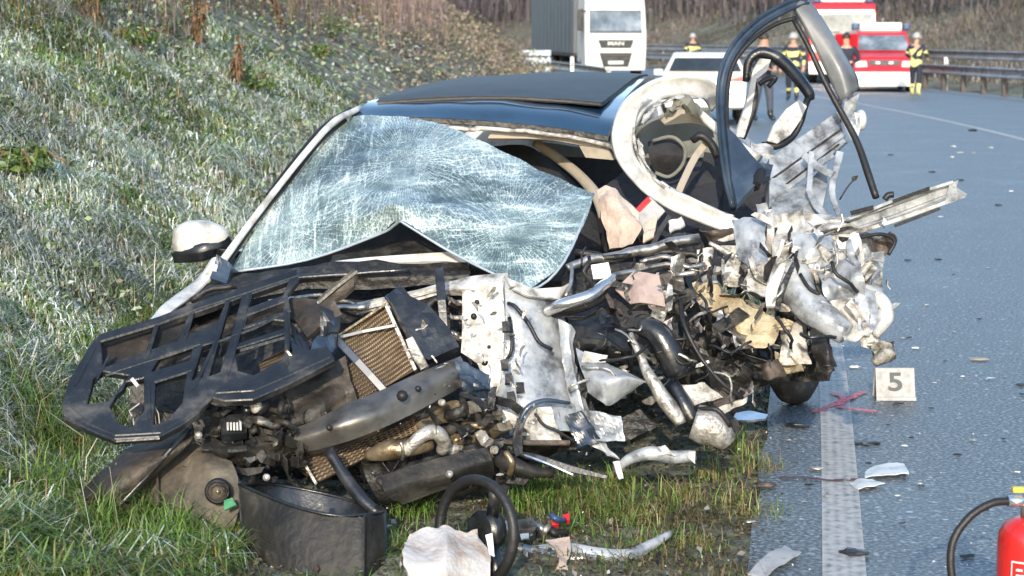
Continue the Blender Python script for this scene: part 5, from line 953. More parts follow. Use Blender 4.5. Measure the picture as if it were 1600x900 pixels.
tube('horn_bolt', [(340, 768, 6.235), (340, 768.5, 6.26)], 4, 'bronze', hb, 1)
for x in (250, 300): beam('shield_rib', [(x, 690 + (x - 250) * .1, 6.55), (x - 4, 740, 6.43), (x - 4, 790, 6.34)], 3, .012, 'mudgrey', us_, 3)
quad('green_tie', [(350, 784, 6.24), (364, 778, 6.24), (370, 790, 6.22), (352, 798, 6.22)], 'green', C, .01, 3, .01)
lip = patch('bumper_lip', [[(184, 712, 6.5), (232, 682, 6.54), (300, 660, 6.58)], [(150, 744, 6.38), (210, 716, 6.38), (298, 674, 6.46)], [(124, 774, 6.34), (186, 756, 6.3), (296, 692, 6.4)], [(134, 794, 6.36), (178, 800, 6.3), (220, 764, 6.36)]], 'brown', C, .03, (7, 7), .008, 5)
patch('lip_flange', [[(292, 680, 6.4), (300, 672, 6.44)], [(220, 760, 6.32), (232, 752, 6.4)], [(178, 804, 6.28), (188, 802, 6.36)]], 'plast', lip, .02, (3, 6))
# --- loose fine crush bits: too many to pick apart
def fold_bits(name, n, area, dz, m, size, long=2.5):
    V = []; f = []
    for k in range(n):
        while True:
            x = random.uniform(area[0], area[2]); y = random.uniform(area[1], area[3])
            if len(area) < 5 or random.random() < 1: break
        p = np.array(U(x, y, random.uniform(*dz))); a = np.array(noise.random_unit_vector()); b = np.cross(a, noise.random_unit_vector()); b /= np.linalg.norm(b) + 1e-6
        s = size * random.uniform(.4, 1.5); L_ = s * random.uniform(1, long); c = np.cross(a, b); t = .0025
        q = [p - a * L_ - b * s * .5, p - a * L_ * .2 - b * s * random.uniform(.2, .9) + c * s * .4, p + a * L_ - b * s * .3, p + a * L_ * random.uniform(.6, 1) + b * s * .4, p + b * s * random.uniform(.3, .9) + c * s * .4, p - a * L_ * .8 + b * s * .3]
        o = len(V); V += q + [v - c * t for v in q]
        f += [(o, o + 1, o + 4, o + 5), (o + 1, o + 2, o + 3, o + 4)] + [(o + 6, o + 11, o + 10, o + 7), (o + 7, o + 10, o + 9, o + 8)]
        f += [(o + i, o + 6 + i, o + 6 + (i + 1) % 6, o + (i + 1) % 6) for i in range(6)]
    return tag(mesh_obj(name, V, f, m, C), kind='stuff')
fold_bits('crumpled_fragments', 26, (1160, 340, 1390, 540), (7.15, 7.45), 'shell', .028)
fold_bits('crumpled_fragments', 24, (1130, 380, 1390, 560), (7.1, 7.4), 'cream', .024)
fold_bits('crumpled_fragments', 60, (1040, 370, 1320, 590), (7.1, 7.4), 'dark', .03)
fold_bits('crumpled_fragments', 24, (1180, 340, 1390, 540), (7.1, 7.35), 'steel', .022)
fold_bits('torn_scraps', 60, (890, 400, 1170, 680), (6.95, 7.3), 'dark', .028)
fold_bits('torn_scraps', 60, (960, 400, 1180, 660), (6.85, 7.2), 'alu', .016)
fold_bits('torn_scraps', 40, (900, 400, 1200, 640), (6.85, 7.2), 'rust', .014)
fold_bits('engine_scraps', 60, (560, 620, 820, 770), (6.6, 6.75), 'dark', .026)
fold_bits('engine_scraps', 50, (640, 450, 830, 760), (6.6, 6.95), 'alu', .012)
fold_bits('bumper_scraps', 60, (300, 630, 480, 760), (6.46, 6.6), 'plastb', .022)
fold_bits('glass_crumbs', 26, (480, 630, 960, 740), (6.5, 6.7), 'sticker', .004, 1.2)
for k in range(26):                                            # wires and rods sprung out of the crush
    x = random.uniform(900, 1340); y = random.uniform(390, 620); a = random.uniform(0, 6.28); l = random.uniform(16, 44); d = 7.2 - (y - 390) * .0016 - .05
    tube('loose_wire', [(x - l * math.cos(a), y - l * math.sin(a), d), (x + random.uniform(-8, 8), y + random.uniform(-8, 8), d - .04), (x + l * math.cos(a + .6), y + l * math.sin(a + .6), d)], random.uniform(1.2, 3), random.choice(['rubber', 'rubber', 'steel', 'rubber', 'plast', 'alu']), C, jig=.02)
random.seed(11)
for k in range(14):                                            # torn sheet between the big pieces
    x = random.triangular(1150, 1390, 1250); y = random.triangular(340, 540, 430); d = 7.42 - (y - 340) * .0018 + random.uniform(-.04, .06); s = random.uniform(12, 30); a = random.uniform(0, 3.14)
    c_, s_ = math.cos(a), math.sin(a); q = [(-s, -s * .4), (s, -s * .3), (s * .9, s * .4), (-s * .8, s * .35)]
    (bent if k % 3 else shard)([(x + c_ * i - s_ * j, y + s_ * i + c_ * j, d + random.uniform(-.05, .05)) for i, j in q], random.choice(['shell', 'shell', 'cream', 'shellb', 'white', 'dark', 'steel']), .02, n=6)
for k in range(12):
    x = random.uniform(900, 1160); y = random.triangular(400, 660, 480); d = 7.25 - (y - 390) * .0016; s = random.uniform(14, 30); a = random.uniform(0, 3.14)
    c_, s_ = math.cos(a), math.sin(a); q = [(-s, -s * .4), (s, -s * .3), (s * .9, s * .4), (-s * .8, s * .35)]
    shard([(x + c_ * i - s_ * j, y + s_ * i + c_ * j, d + random.uniform(-.05, .05)) for i, j in q], random.choice(['dark', 'plast', 'plast', 'alu', 'steel', 'steel', 'plastb']), .02, n=7)
# ------------------------------------------------------------------ things lying around the wreck
random.seed(21)
def at_ground(name, label, cat, x, y, group=None, z=None):
    p = G(x, y); p.z = gz(p.x, p.y, False) if z is None else z
    return thing(name, label, cat, p, 0, group)
# black tub with an open top
tub = thing('plastic_tub', 'large scuffed black plastic tub open at the top on the grass', 'plastic tub', G(500, 890))
patch('front_wall', [[(374.0, 757.0, 6.22), (450.0, 788.0, 6.06), (528.0, 806.0, 6.0), (566, 809.0, 5.985), (574, 803.2, 6.03), (599.0, 799.0, 6.12)], [(378.0, 810.0, 6.16), (444.0, 840.0, 6.0), (526.0, 856.0, 5.94), (566, 859.0, 5.925000000000001), (574, 852.0, 5.970000000000001), (602.0, 846.0, 6.06)], [(384.0, 862.0, 6.12), (440.0, 894.0, 5.96), (524.0, 912.0, 5.88), (566, 915.0, 5.865), (574, 903.1999999999999, 5.91), (600.0, 890.0, 6.02)]], 'plastb', tub, .012, (7, 7), .004, 5)
patch('back_wall', [[(376, 752, 6.28), (420, 756, 6.48), (500, 770, 6.52), (568, 788, 6.42), (598, 797, 6.18)], [(384, 860, 6.20), (430, 850, 6.40), (510, 850, 6.42), (570, 860, 6.32), (600, 886, 6.10)]], 'plast', tub, .012, (6, 6), .004)
tube('rim', [(374, 757, 6.22), (450, 788, 6.06), (528, 806, 6.00), (599, 799, 6.12), (568, 788, 6.42), (500, 770, 6.52), (420, 756, 6.48), (374, 757, 6.24)], 3, 'plast', tub)
beam('corner_rib', [(562, 808, 6.00), (560, 850, 5.96), (556, 900, 5.91)], 5, .016, 'plastb', tub, 3)
# steering wheel with its airbag
sw = thing('steering_wheel', 'black steering wheel with burst white airbag lying in the grass', 'steering wheel', G(745, 915))
cs_ = U(744, 830, 5.8); ax = Vector((-.68, -.72, .12)).normalized(); b = bmesh.new(); torus(b, cs_, ax, .165, .0175, 40, 10); rim = bm_obj('rim', b, 'rubber', sw, True)
q = Vector((0, 0, 1)).rotation_difference(ax); e1 = q @ Vector((1, 0, 0)); e2 = q @ Vector((0, 1, 0))
for t in (R(20), R(160), R(268)):
    d_ = e1 * math.cos(t) + e2 * math.sin(t); P = [list(cs_ + d_ * r_ - ax * h_) for r_, h_ in ((.155, 0), (.11, .02), (.05, .045))]
    sweep('spoke', P, [[(-.02, -.008), (.02, -.008), (.02, .008), (-.02, .008)]] * 3, 'plast', sw)
cyl('hub', cs_ - ax * .05, ax, .065, .07, 'plast', sw, local=False, bev=.01); cyl('column', cs_ - ax * .16, ax, .024, .2, 'steel', sw, local=False)
patch('airbag', [[(640, 832, 5.72), (664, 824, 5.76), (692, 818, 5.78), (720, 822, 5.76), (748, 820, 5.78)], [(630, 856, 5.62), (668, 852, 5.64), (700, 840, 5.64), (728, 848, 5.66), (768, 862, 5.70)], [(632, 884, 5.56), (664, 886, 5.56), (700, 888, 5.54), (734, 884, 5.58), (772, 890, 5.62)], [(636, 915, 5.52), (664, 920, 5.54), (700, 918, 5.50), (738, 912, 5.54), (768, 905, 5.58)]], 'cloth', sw, .012, (10, 10), .03, 6, fold=True, ragged=.01)
quad('airbag_label', [(759, 836, 5.69), (770, 832, 5.70), (772, 868, 5.66), (764, 864, 5.66)], 'wht', sw, .004, 3, .004)
# torn column bracket beside it
tb = thing('torn_bracket', 'torn steering column bracket with wires, tan cloth and a bent metal strip', 'car part', G(920, 885))
pts = cat_rom([list(U(*p)) for p in [(836, 862, 6.12), (880, 858, 6.10), (930, 866, 6.06), (980, 868, 6.08), (1016, 852, 6.14), (1048, 833, 6.20)]], 5)
sweep('bent_strip', pts, [[(-w_, -.012), (w_, -.012), (w_ * .9, .004), (w_ * .3, .01), (-w_ * .3, .01), (-w_ * .9, .004)] for w_ in np.interp(np.arange(len(pts)), [0, 8, 18, len(pts)], [.022, .026, .022, .01])], 'shellb', tb)
tube('column_stub', [(796, 852, 6.14), (830, 862, 6.12), (870, 872, 6.08), (930, 872, 6.06)], [8, 10, 12, 9], 'steel', tb)
patch('cloth_tatter', [[(852, 842, 6.06), (890, 838, 6.06)], [(868, 858, 6.00), (892, 860, 6.00)], [(874, 876, 5.94), (886, 882, 5.94)], [(866, 893, 5.90), (890, 894, 5.90)]], 'air', tb, .005, (5, 4), .012, 9)
for k in range(16):
    x = random.uniform(806, 870); y = random.uniform(806, 862); l = random.uniform(6, 18); a = random.uniform(0, 6.12)
    tube('bracket_piece', [(x - l * math.cos(a), y - l * .6 * math.sin(a), 6.26), (x, y, 6.20), (x + l * math.cos(a + .8), y + l * .5 * math.sin(a + .8), 6.22)], random.uniform(3, 8), random.choice(['plast', 'dark', 'bluep', 'alu', 'plast', 'steel']), tb, jig=.014)
for x, y in ((884, 806), (868, 818)): quad('red_connector', [(x - 6, y - 4, 6.28), (x + 6, y - 5, 6.28), (x + 5, y + 4, 6.26), (x - 5, y + 4, 6.26)], 'red', tb, .02, 3, .012)
quad('white_clip', [(812, 828, 6.18), (824, 826, 6.18), (826, 840, 6.16), (814, 842, 6.16)], 'wht', tb, .012, 3, .006)
# bent white trim strip hanging off the corner
ms = thing('metal_strip', 'bent pale metal strip with a forked end resting on grass below the strut tower', 'metal strip', G(1010, 752))
pts = cat_rom([list(U(*p)) for p in [(962, 738, 6.78), (982, 718, 6.76), (1016, 708, 6.74), (1050, 714, 6.74), (1086, 712, 6.76)]], 5)
sweep('strip', pts, [[(-w_, -.006), (w_, -.006), (w_, .004), (w_ * .5, .012), (-w_ * .5, .012), (-w_, .004)] for w_ in np.interp(np.arange(len(pts)), [0, 10, 20], [.012, .026, .022])], 'shellb', ms)
shard([(958, 722, 6.74), (968, 720, 6.74), (974, 748, 6.7), (966, 750, 6.7)], 'white', .006, par=ms, name='torn_end'); shard([(1076, 706, 6.74), (1088, 704, 6.74), (1086, 724, 6.72), (1078, 716, 6.72)], 'shell', .006, par=ms, name='torn_end')
shard([(1010, 700, 6.74), (1040, 696, 6.74), (1056, 712, 6.72), (1024, 712, 6.72)], 'shell', .012, par=ms, name='torn_end')
sv = at_ground('silver_trim', 'flat silvery trim piece at the asphalt edge beside the grey drum', 'car part', 1166, 654, z=.03)
patch('trim_blade', [[(1138, 648, 8.0), (1170, 642, 8.05), (1200, 647, 8.0)], [(1140, 656, 7.95), (1170, 656, 7.95), (1196, 653, 7.96)]], 'chrome', sv, .01, (5, 4), .004)
# evidence marker 5
mk = thing('evidence_marker', 'white police evidence marker with grey number 5 standing on the asphalt', 'marker', G(1400, 626))
mo = G(1400, 626); s_ = .0
def mkq(name, x0, x1, z0, z1, y0, y1, th, m):
    V = [(x0, y0, z0), (x1, y0, z0), (x1, y1, z1), (x0, y1, z1)]; V += [(x, y + th, z) for x, y, z in V]
    return mesh_obj(name, [(mo.x + x, mo.y + y, z) for x, y, z in V], [(0, 1, 2, 3), (7, 6, 5, 4), (0, 4, 5, 1), (1, 5, 6, 2), (2, 6, 7, 3), (3, 7, 4, 0)], m, mk)
mkq('front_board', -.094, .094, .004, .15, 0, .05, .006, 'sticker'); mkq('back_board', -.094, .094, .004, .15, .11, .062, .006, 'sticker'); mkq('front_lip', -.096, .096, .002, .018, -.012, -.008, .01, 'sticker')
def lettering(name, txt, size, m, parent, mtx, ext=.002, sx=1.):
    cu = bpy.data.curves.new(name, 'FONT'); cu.body = txt; cu.size = size; cu.extrude = ext; cu.align_x = 'CENTER'; cu.align_y = 'CENTER'; cu.offset = size * .018
    t = bpy.data.objects.new(name, cu); COL.objects.link(t); me = bpy.data.meshes.new_from_object(t.evaluated_get(bpy.context.evaluated_depsgraph_get())); bpy.data.objects.remove(t)
    me.transform(mtx @ Matrix.Diagonal((sx, 1, 1, 1))); me.materials.clear(); me.materials.append(M[m]); o = bpy.data.objects.new(name, me); COL.objects.link(o); o.parent = parent; return o
lettering('digit', '5', .125, 'ink', mk, Matrix.Translation((0, .0245, .083)) @ Matrix.Rotation(R(90) - math.atan(.05 / .146), 4, 'X'), .003, 1.25)
# fire extinguisher
ex = thing('fire_extinguisher', 'red fire extinguisher with a black hose at the lower right', 'fire extinguisher', (1.43, 5.0, 0))
b = bmesh.new(); prof = [(0, 0), (.078, 0), (.083, .012), (.083, .36), (.08, .385), (.066, .41), (.04, .425), (.026, .43), (0, .43)]
rings = [[b.verts.new((r_ * math.cos(2 * math.pi * j / 32), r_ * math.sin(2 * math.pi * j / 32), z_)) for j in range(32)] for r_, z_ in prof[1:-1]]
for i in range(len(rings) - 1):
    for j in range(32): b.faces.new((rings[i][j], rings[i][(j + 1) % 32], rings[i + 1][(j + 1) % 32], rings[i + 1][j]))
b.faces.new(rings[0][::-1]); b.faces.new(rings[-1]); bo = bm_obj('body', b, 'red', ex, True, True)
for p in bo.data.polygons: p.use_smooth = len(p.vertices) == 4
cyl('valve', (0, 0, .45), (0, 0, 1), .024, .05, 'steel', ex); cyl('hose_nut', (-.035, -.01, .478), (1, .1, 0), .016, .06, 'chrome', ex); cyl('valve_head', (.005, 0, .48), (0, 0, 1), .02, .05, 'ink', ex); box('safety_cap', (-.02, 0, .508), (.06, .024, .014), 'yell', ex, .004); box('lever', (.05, 0, .52), (.13, .02, .012), 'red', ex, .004)
hp = cat_rom([(-.06, -.012, .478), (-.11, -.02, .474), (-.17, -.03, .44), (-.215, -.04, .38), (-.225, -.05, .31), (-.21, -.06, .23), (-.17, -.07, .12), (-.11, -.08, .02)], 6)
sweep('hose', hp, [circ(.0115, 10)] * len(hp), 'rubber', ex, local=True, ups=[(0, -1, .01)] * len(hp))
V = []; fr_ = []
def cpos(a, z): return (.0838 * math.sin(a), -.0838 * math.cos(a), z)
def band(a0, a1, z0, z1):
    o = len(V); k = 6
    for i in range(k + 1):
        a = a0 + (a1 - a0) * i / k; V.append(cpos(a, z0)); V.append(cpos(a, z1))
    for i in range(k): fr_.append((o + 2 * i, o + 2 * i + 2, o + 2 * i + 3, o + 2 * i + 1))
a0, a1 = R(-46), R(30); band(a0, a1, .318, .322); band(a0, a1, .16, .164); band(a0, a0 + .035, .16, .322); band(a1 - .035, a1, .16, .322)
mesh_obj('printed_frame', V, fr_, 'wht', ex, local=True)
V, fr_ = [], []
for i, (z0, z1) in enumerate(((.296, .302), (.28, .286), (.264, .27))): band(R(-36), R(-24 + 20 * (i % 2)), z0, z1)
mesh_obj('printed_lines', V, fr_, 'wht', ex, local=True)
# scraps on the road
def chunk(name, label, cat, x, y, s, m, group=None, flat=.4):
    p = G(x, y); b = bmesh.new(); bmesh.ops.create_icosphere(b, subdivisions=2, radius=1)
    for v in b.verts:
        n_ = 1 + .5 * noise.noise(v.co * 1.6 + Vector((x, y, 0))); v.co = Vector((v.co.x * s[0] * n_, v.co.y * s[1] * n_, max(v.co.z * flat * n_ * min(s), -flat * min(s) * .5)))
    q = random.uniform(-.5, .5)
    for v in b.verts: v.co.rotate(Matrix.Rotation(q, 3, 'Z'))
    me = bpy.data.meshes.new(name); b.to_mesh(me); b.free(); me.materials.append(M[m]); o = bpy.data.objects.new(name, me); COL.objects.link(o)
    o.location = p + Vector((0, 0, .006 + flat * min(s) * .5)); return tag(o, label, cat, group)
cp_ = thing('black_debris', 'black ribbed plastic piece on the edge line below the red spray mark', 'plastic cap', G(1355, 708))
patch('shell', [[(1334, 690, 7.88), (1354, 686, 7.9), (1374, 689, 7.88)], [(1338, 698, 7.82), (1355, 698, 7.8), (1372, 698, 7.82)], [(1340, 708, 7.78), (1356, 710, 7.76), (1370, 706, 7.78)]], 'plast', cp_, .02, (6, 6), .006, 14)
beam('ridge', [(1336, 694, 7.84), (1355, 692, 7.82), (1374, 693, 7.84)], 3, .016, 'rubber', cp_, 3)
def scrap(name, label, cat, pts, m, h=.014):
    o = thing(name, label, cat, G(sum(p[0] for p in pts) / 4, sum(p[1] for p in pts) / 4))
    g = [G(x, y) for x, y in pts]; rows = [[tuple(g[0] + Vector((0, 0, .01))), tuple((g[0] + g[1]) / 2 + Vector((0, 0, .01 + h))), tuple(g[1] + Vector((0, 0, .012)))], [tuple(g[3] + Vector((0, 0, .012))), tuple((g[2] + g[3]) / 2 + Vector((0, 0, .01 + h * .6))), tuple(g[2] + Vector((0, 0, .02)))]]
    patch('sheet', rows, m, o, .004, (6, 5), .006, 14, world=True, ragged=.004); return o
scrap('white_trim_scrap', 'white plastic trim scrap on the asphalt right of the edge line', 'plastic scrap', [(1352, 738), (1412, 729), (1420, 746), (1350, 750)], 'white')
scrap('white_splinter', 'narrow white splinter lying half across the edge line', 'plastic scrap', [(1326, 759), (1362, 754), (1382, 762), (1340, 768)], 'white', .012)
scrap('paper_scrap', 'long white strip of paper on the dark asphalt shoulder', 'paper scrap', [(1168, 902), (1226, 858), (1252, 872), (1196, 906)], 'sticker', .02)
chunk('black_chip', 'glossy black chip on the asphalt shoulder beside the tyre', 'car part', 1246, 668, (.06, .025), 'plast'); chunk('tan_splinter', 'tan splinter on the road right of the evidence marker', 'car part', 1530, 564, (.05, .02), 'trim')
chunk('silver_chip', 'small silver chip right of the marker beside the tan splinter', 'car part', 1546, 594, (.03, .014), 'chrome'); chunk('dark_wedge', 'black wedge on the road just below the evidence marker', 'car part', 1402, 633, (.03, .014), 'plast')
chunk('reddish_rag', 'torn reddish scrap at the asphalt edge where dark red line starts', 'scrap', 1194, 762, (.05, .03), 'rust')
for x, y, s in [(1466, 407, .03), (1420, 529, .02), (1496, 713, .018), (1388, 666, .012), (1424, 686, .014), (1357, 726, .014), (1265, 760, .016), (1455, 640, .014), (1596, 604, .03), (1598, 618, .02), (1510, 872, .03), (1336, 868, .05), (1520, 205, .1), (1500, 283, .05), (1456, 270, .05), (1418, 408, .03), (1560, 322, .04), (1392, 243, .05), (1368, 330, .04), (1490, 430, .016), (1530, 500, .016), (1476, 566, .012), (1568, 688, .013), (1440, 762, .012), (1540, 800, .012), (1410, 820, .012)]:
    chunk('dark_fragment', 'small dark fragment scattered over the cold asphalt', 'fragment', x, y, (s, s * .6), random.choice(['plast', 'rubber']), 'dark fragments on the road')
for x, y, s in [(1410, 530, .02), (1335, 576, .03), (1413, 699, .014), (1430, 546, .025), (1520, 690, .014), (1232, 690, .014), (1276, 735, .03), (1436, 758, .016), (1490, 230, .05), (1500, 240, .07), (1548, 232, .05), (1488, 246, .04), (1520, 240, .04), (1290, 778, .014), (1174, 818, .02), (1256, 786, .012), (1448, 478, .018), (1490, 520, .014), (1570, 590, .012), (1590, 740, .012), (1402, 777, .012), (1460, 600, .012), (1504, 590, .012), (1544, 420, .02), (1470, 340, .025), (1580, 300, .03)]:
    chunk('pale_fragment', 'small pale fragment scattered over the cold asphalt', 'fragment', x, y, (s, s * .6), random.choice(['wht', 'white', 'alu']), 'pale fragments on the road')
ORD = ['nearest', 'second nearest', 'third nearest', 'fourth nearest', 'fifth nearest', 'sixth nearest', 'seventh nearest', 'eighth nearest', 'ninth nearest', 'tenth nearest', 'eleventh nearest', 'twelfth nearest', 'thirteenth nearest', 'fourteenth nearest', 'fifteenth nearest', 'sixteenth nearest', 'seventeenth nearest', 'eighteenth nearest', 'nineteenth nearest', 'twentieth nearest', 'twenty first nearest', 'twenty second nearest', 'twenty third nearest', 'twenty fourth nearest', 'twenty fifth nearest', 'farthest']
LM = [('the evidence marker', G(1400, 626)), ('the fire extinguisher', G(1600, 900)), ('the white trim scrap', G(1385, 740)), ('the sill rail end', G(1500, 420)), ('the tyre', G(1240, 640)), ('the paper strip', G(1210, 880)), ('the distant lane line', G(1500, 192)), ('the tan splinter', G(1530, 564))]
for kind_, word in (('dark fragments on the road', 'dark'), ('pale fragments on the road', 'pale')):
    fr_o = [o for o in COL.objects if o.get('group') == kind_]; left_ = list(fr_o)
    near_ = {o: min(range(len(LM)), key=lambda i: (o.location - LM[i][1]).length) for o in fr_o}
    for i, (nm, p) in enumerate(LM):
        mine = sorted([o for o in fr_o if near_[o] == i], key=lambda o: (o.location - p).length)
        rank = sorted(fr_o, key=lambda o: (o.location - p).length)
        for o in mine: o['label'] = 'small %s fragment on the asphalt, %s to %s' % (word, ORD[min(rank.index(o), 25)], nm)
# ------------------------------------------------------------------ plants of their own on the bank
def bankp(x, y, d):
    p = U(x, y, d); p.z = gz(p.x, p.y, False); return p
def on_bank(x, y):
    lo, hi = 4.0, 60.0
    for _ in range(50):
        m_ = (lo + hi) / 2; p = U(x, y, m_)
        if p.z > gz(p.x, p.y, False): lo = m_
        else: hi = m_
    p = U(x, y, lo); return p
def withered(x, y, h, n, label, cm=('fern', 'fernd')):
    base = on_bank(x, y); o = thing('withered_plant', label, 'plant', base, 0, 'withered plants on the bank')
    for k in range(n):
        a = random.uniform(0, 6.28); l = h * random.uniform(.6, 1.1); lean = random.uniform(.1, .5)
        P = cat_rom([(0, 0, -.05), (math.cos(a) * lean * l * .3, math.sin(a) * lean * l * .3, l * .5), (math.cos(a) * lean * l, math.sin(a) * lean * l, l)], 4)
        sweep('stem', P, [circ(.006 * (1 - .7 * i / len(P)), 5) for i in range(len(P))], cm[1], o, local=True)
        V = []; f = []
        for j in range(44):
            t = random.uniform(.3, 1); p = P[min(int(t * (len(P) - 1)), len(P) - 1)]; dr = random.uniform(0, 6.28); w_ = random.uniform(.006, .018); ll = random.uniform(.05, .14)
            dx, dy = math.cos(dr), math.sin(dr); c = len(V)
            V += [(p[0], p[1], p[2]), (p[0] + dx * ll * .4 - dy * w_, p[1] + dy * ll * .4 + dx * w_, p[2] - ll * .15), (p[0] + dx * ll * .7, p[1] + dy * ll * .7, p[2] - ll * .8), (p[0] + dx * ll * .4 + dy * w_, p[1] + dy * ll * .4 - dx * w_, p[2] - ll * .22)]
            f.append((c, c + 1, c + 2, c + 3))
        mesh_obj('leaves', V, f, cm[0], o, local=True)
    return o
M['fern'] = mat('brown_withered_leaf', (.17, .1, .05), (.09, .05, .028), (.26, .18, .09), rough=.8, scale=14); M['fernd'] = mat('dry_stem', (.22, .13, .06), (.14, .08, .04), rough=.8, scale=10)
withered(308, 84, .8, 6, 'tall brown withered plant on the upper bank, biggest of its kind'); withered(368, 140, .5, 3, 'small brown withered plant halfway up the bank'); withered(446, 62, .9, 3, 'thin reddish withered stalks beside the brown scrub on the bank'); withered(150, 40, .7, 3, 'withered plant at the top left corner of the bank')
def bramble(x, y, r_, label, n=260):
    base = on_bank(x, y); o = thing('bramble_bush', label, 'bush', base, 0, 'green bushes on the bank')
    for k in range(5):
        a = k * 1.3; l = r_ * 1.3; P = cat_rom([(0, 0, -.05), (math.cos(a) * l * .4, math.sin(a) * l * .4, l * .6), (math.cos(a) * l, math.sin(a) * l, l * .35)], 4); sweep('stem', P, [circ(.005, 5)] * len(P), 'fernd', o, local=True)
    V = []; f = []
    for j in range(n):
        c_ = np.array(noise.random_unit_vector()) * r_ * random.random() ** .5; c_[2] = abs(c_[2]) * .8 + .05; q = np.array(noise.random_unit_vector()) * random.uniform(.018, .038); s = np.cross(q, noise.random_unit_vector()); s *= .55; c = len(V)
        V += [tuple(c_ - q), tuple(c_ + s), tuple(c_ + q), tuple(c_ - s)]; f.append((c, c + 1, c + 2, c + 3))
    mesh_obj('foliage', V, f, 'bramble', o, local=True); return o
M['bramble'] = mat('bramble_leaf', (.09, .15, .03), (.05, .08, .02), (.2, .26, .1), rough=.5, scale=16)
for i, (x, y, r_, lb_) in enumerate([(520, 62, .32, 'green bramble bush against brown scrub right of the reddish stalks'), (500, 96, .2, 'low green bramble below the reddish stalks'), (395, 146, .22, 'yellowish green bush beside the small withered plant'), (30, 280, .2, 'dark green bush at the left edge of the bank'), (214, 76, .2, 'green bush left of the biggest withered plant'), (126, 18, .35, 'bright green bush at the top edge of the picture')]): bramble(x, y, r_, lb_)
# long dry stalks over the frosted bank
P_, u_ = scatter(1100, 5.5, 16, -8, -2.6); k = inview(P_); P_ = P_[k]; n = len(P_)
blades('dry_stalks', P_, rng.uniform(.25, .6, n), rng.uniform(0, 6.283, n), rng.uniform(1.0, 2.1, n), rng.uniform(.003, .005, n), pal(n, [(.45, .38, .27), (.3, .2, .12), (.5, .48, .42)], (3, 2, 2)), 'twig')
# bare trees on the hill across the road
def bare_tree():
    o = thing('bare_tree', 'slender leafless tree standing on the brown hillside', 'tree', (0, 0, 0), 0, 'leafless trees on the hillside')
    P = cat_rom([(0, 0, -.3), (.1, .05, 2.5), (-.05, .1, 5), (.1, 0, 8)], 4); sweep('trunk', P, [circ(.11 * (1 - .85 * i / len(P)), 7) for i in range(len(P))], 'bark', o, local=True)
    V = []; f = []
    for k in range(60):
        t = random.uniform(.25, 1); p = P[int(t * (len(P) - 1))]; a = random.uniform(0, 6.28); l = random.uniform(.7, 2.2) * (1.15 - .6 * t); e = np.array([math.cos(a) * l * .7, math.sin(a) * l * .7, l * .8]); w_ = .03
        for s in range(3):
            b_ = p + e * s * .25; d_ = e * .6 + np.array(noise.random_unit_vector()) * l * .3; c = len(V); V += [tuple(b_ + [w_, 0, 0]), tuple(b_ - [w_, 0, 0]), tuple(b_ + [0, w_, 0]), tuple(b_ + d_)]; f += [(c, c + 1, c + 3), (c + 1, c + 2, c + 3), (c + 2, c, c + 3)]
    mesh_obj('crown', V, f, 'bark', o, local=True); return o
t0 = bare_tree(); first = True
for k in range(30):
    Y = random.uniform(62, 190); xp = random.choice([random.uniform(1000, 1260), random.uniform(1360, 1600), random.uniform(860, 1600)]); x = (xp - 800) / F * Y
    if x - edge_x(Y) < 19: continue
    o = t0 if first else copy_tree(t0); first = False
    o.location = (x, Y, gz(x, Y)); o.rotation_euler.z = random.uniform(0, 6.28); s = random.uniform(.7, 1.3); o.scale = (s, s, s)
ORDL = ['first', 'second', 'third', 'fourth', 'fifth', 'sixth', 'seventh', 'eighth', 'ninth', 'tenth', 'eleventh', 'twelfth', 'thirteenth', 'fourteenth', 'fifteenth', 'sixteenth', 'seventeenth', 'eighteenth', 'nineteenth', 'twentieth']
for i, o in enumerate(sorted([o for o in COL.objects if o.get('category') == 'tree'], key=lambda o: o.location.x / o.location.y)): o['label'] = '%s slender leafless tree from the left on the brown hillside' % ORDL[min(i, 19)]
# ------------------------------------------------------------------ guard rails and posts
def rail(name, label, Ya, u, h, group=None, post='postb', steel='galv', pw=.12, gap=None):
    Y0 = (Ya[0] + Ya[-1]) / 2; o = thing(name, label, 'guard rail', (edge_x(Y0) + u, Y0, 0), 0, group)
    zb = lambda Y: max(gz(edge_x(Y) + u, Y, False), 0)
    path = [(edge_x(Y) + u, Y, zb(Y) + h - .16) for Y in Ya]; pr = [(-.155, .0), (-.12, .03), (-.08, .0), (-.04, -.03), (.04, -.03), (.08, 0), (.12, .03), (.155, 0), (.12, .012), (.04, -.05), (-.04, -.05), (-.12, .012)]
    sweep('rail_beam', path, [pr] * len(path), steel, o, False, ups=[(-1, -.2, 0)] * len(path))
    for Y in Ya: box('post', Vector((edge_x(Y) + u + .1, Y, zb(Y) + (h - .05) / 2 - .1)) - o.location, (pw, .14, h - .05 + .2), post, o, .01)
    return o
rail('guard_rail', 'grey guard rail on dark posts along the right edge of the road', list(np.arange(40, 110, 2.)), 10.15, .82, None, 'postb', 'galv', .16)
rail('guard_rail', 'thin upper guard rail behind the road at the foot of the hillside', list(np.arange(44, 110, 4.)), 12.4, 1.0, None, 'galv', 'galv', .08)
rail('guard_rail', 'short guard rail on pale posts in front of the lorry', list(np.arange(57, 82, 1.33)), -1.0, .78, None, 'cream', 'galv', .14)
cb = thing('crash_barrier', 'pale blue slatted crash barrier at the bank foot left of the lorry', 'barrier', (.8, 66, 0))
for z_ in (.55, .85, 1.12): box('slat', (0, 0, z_), (1.15, .08, .2), 'lightblue', cb, .02)
for i in range(5): box('post', (-.5 + i * .25, .08, .6), (.07, .08, 1.2), 'lightblue', cb, .01)
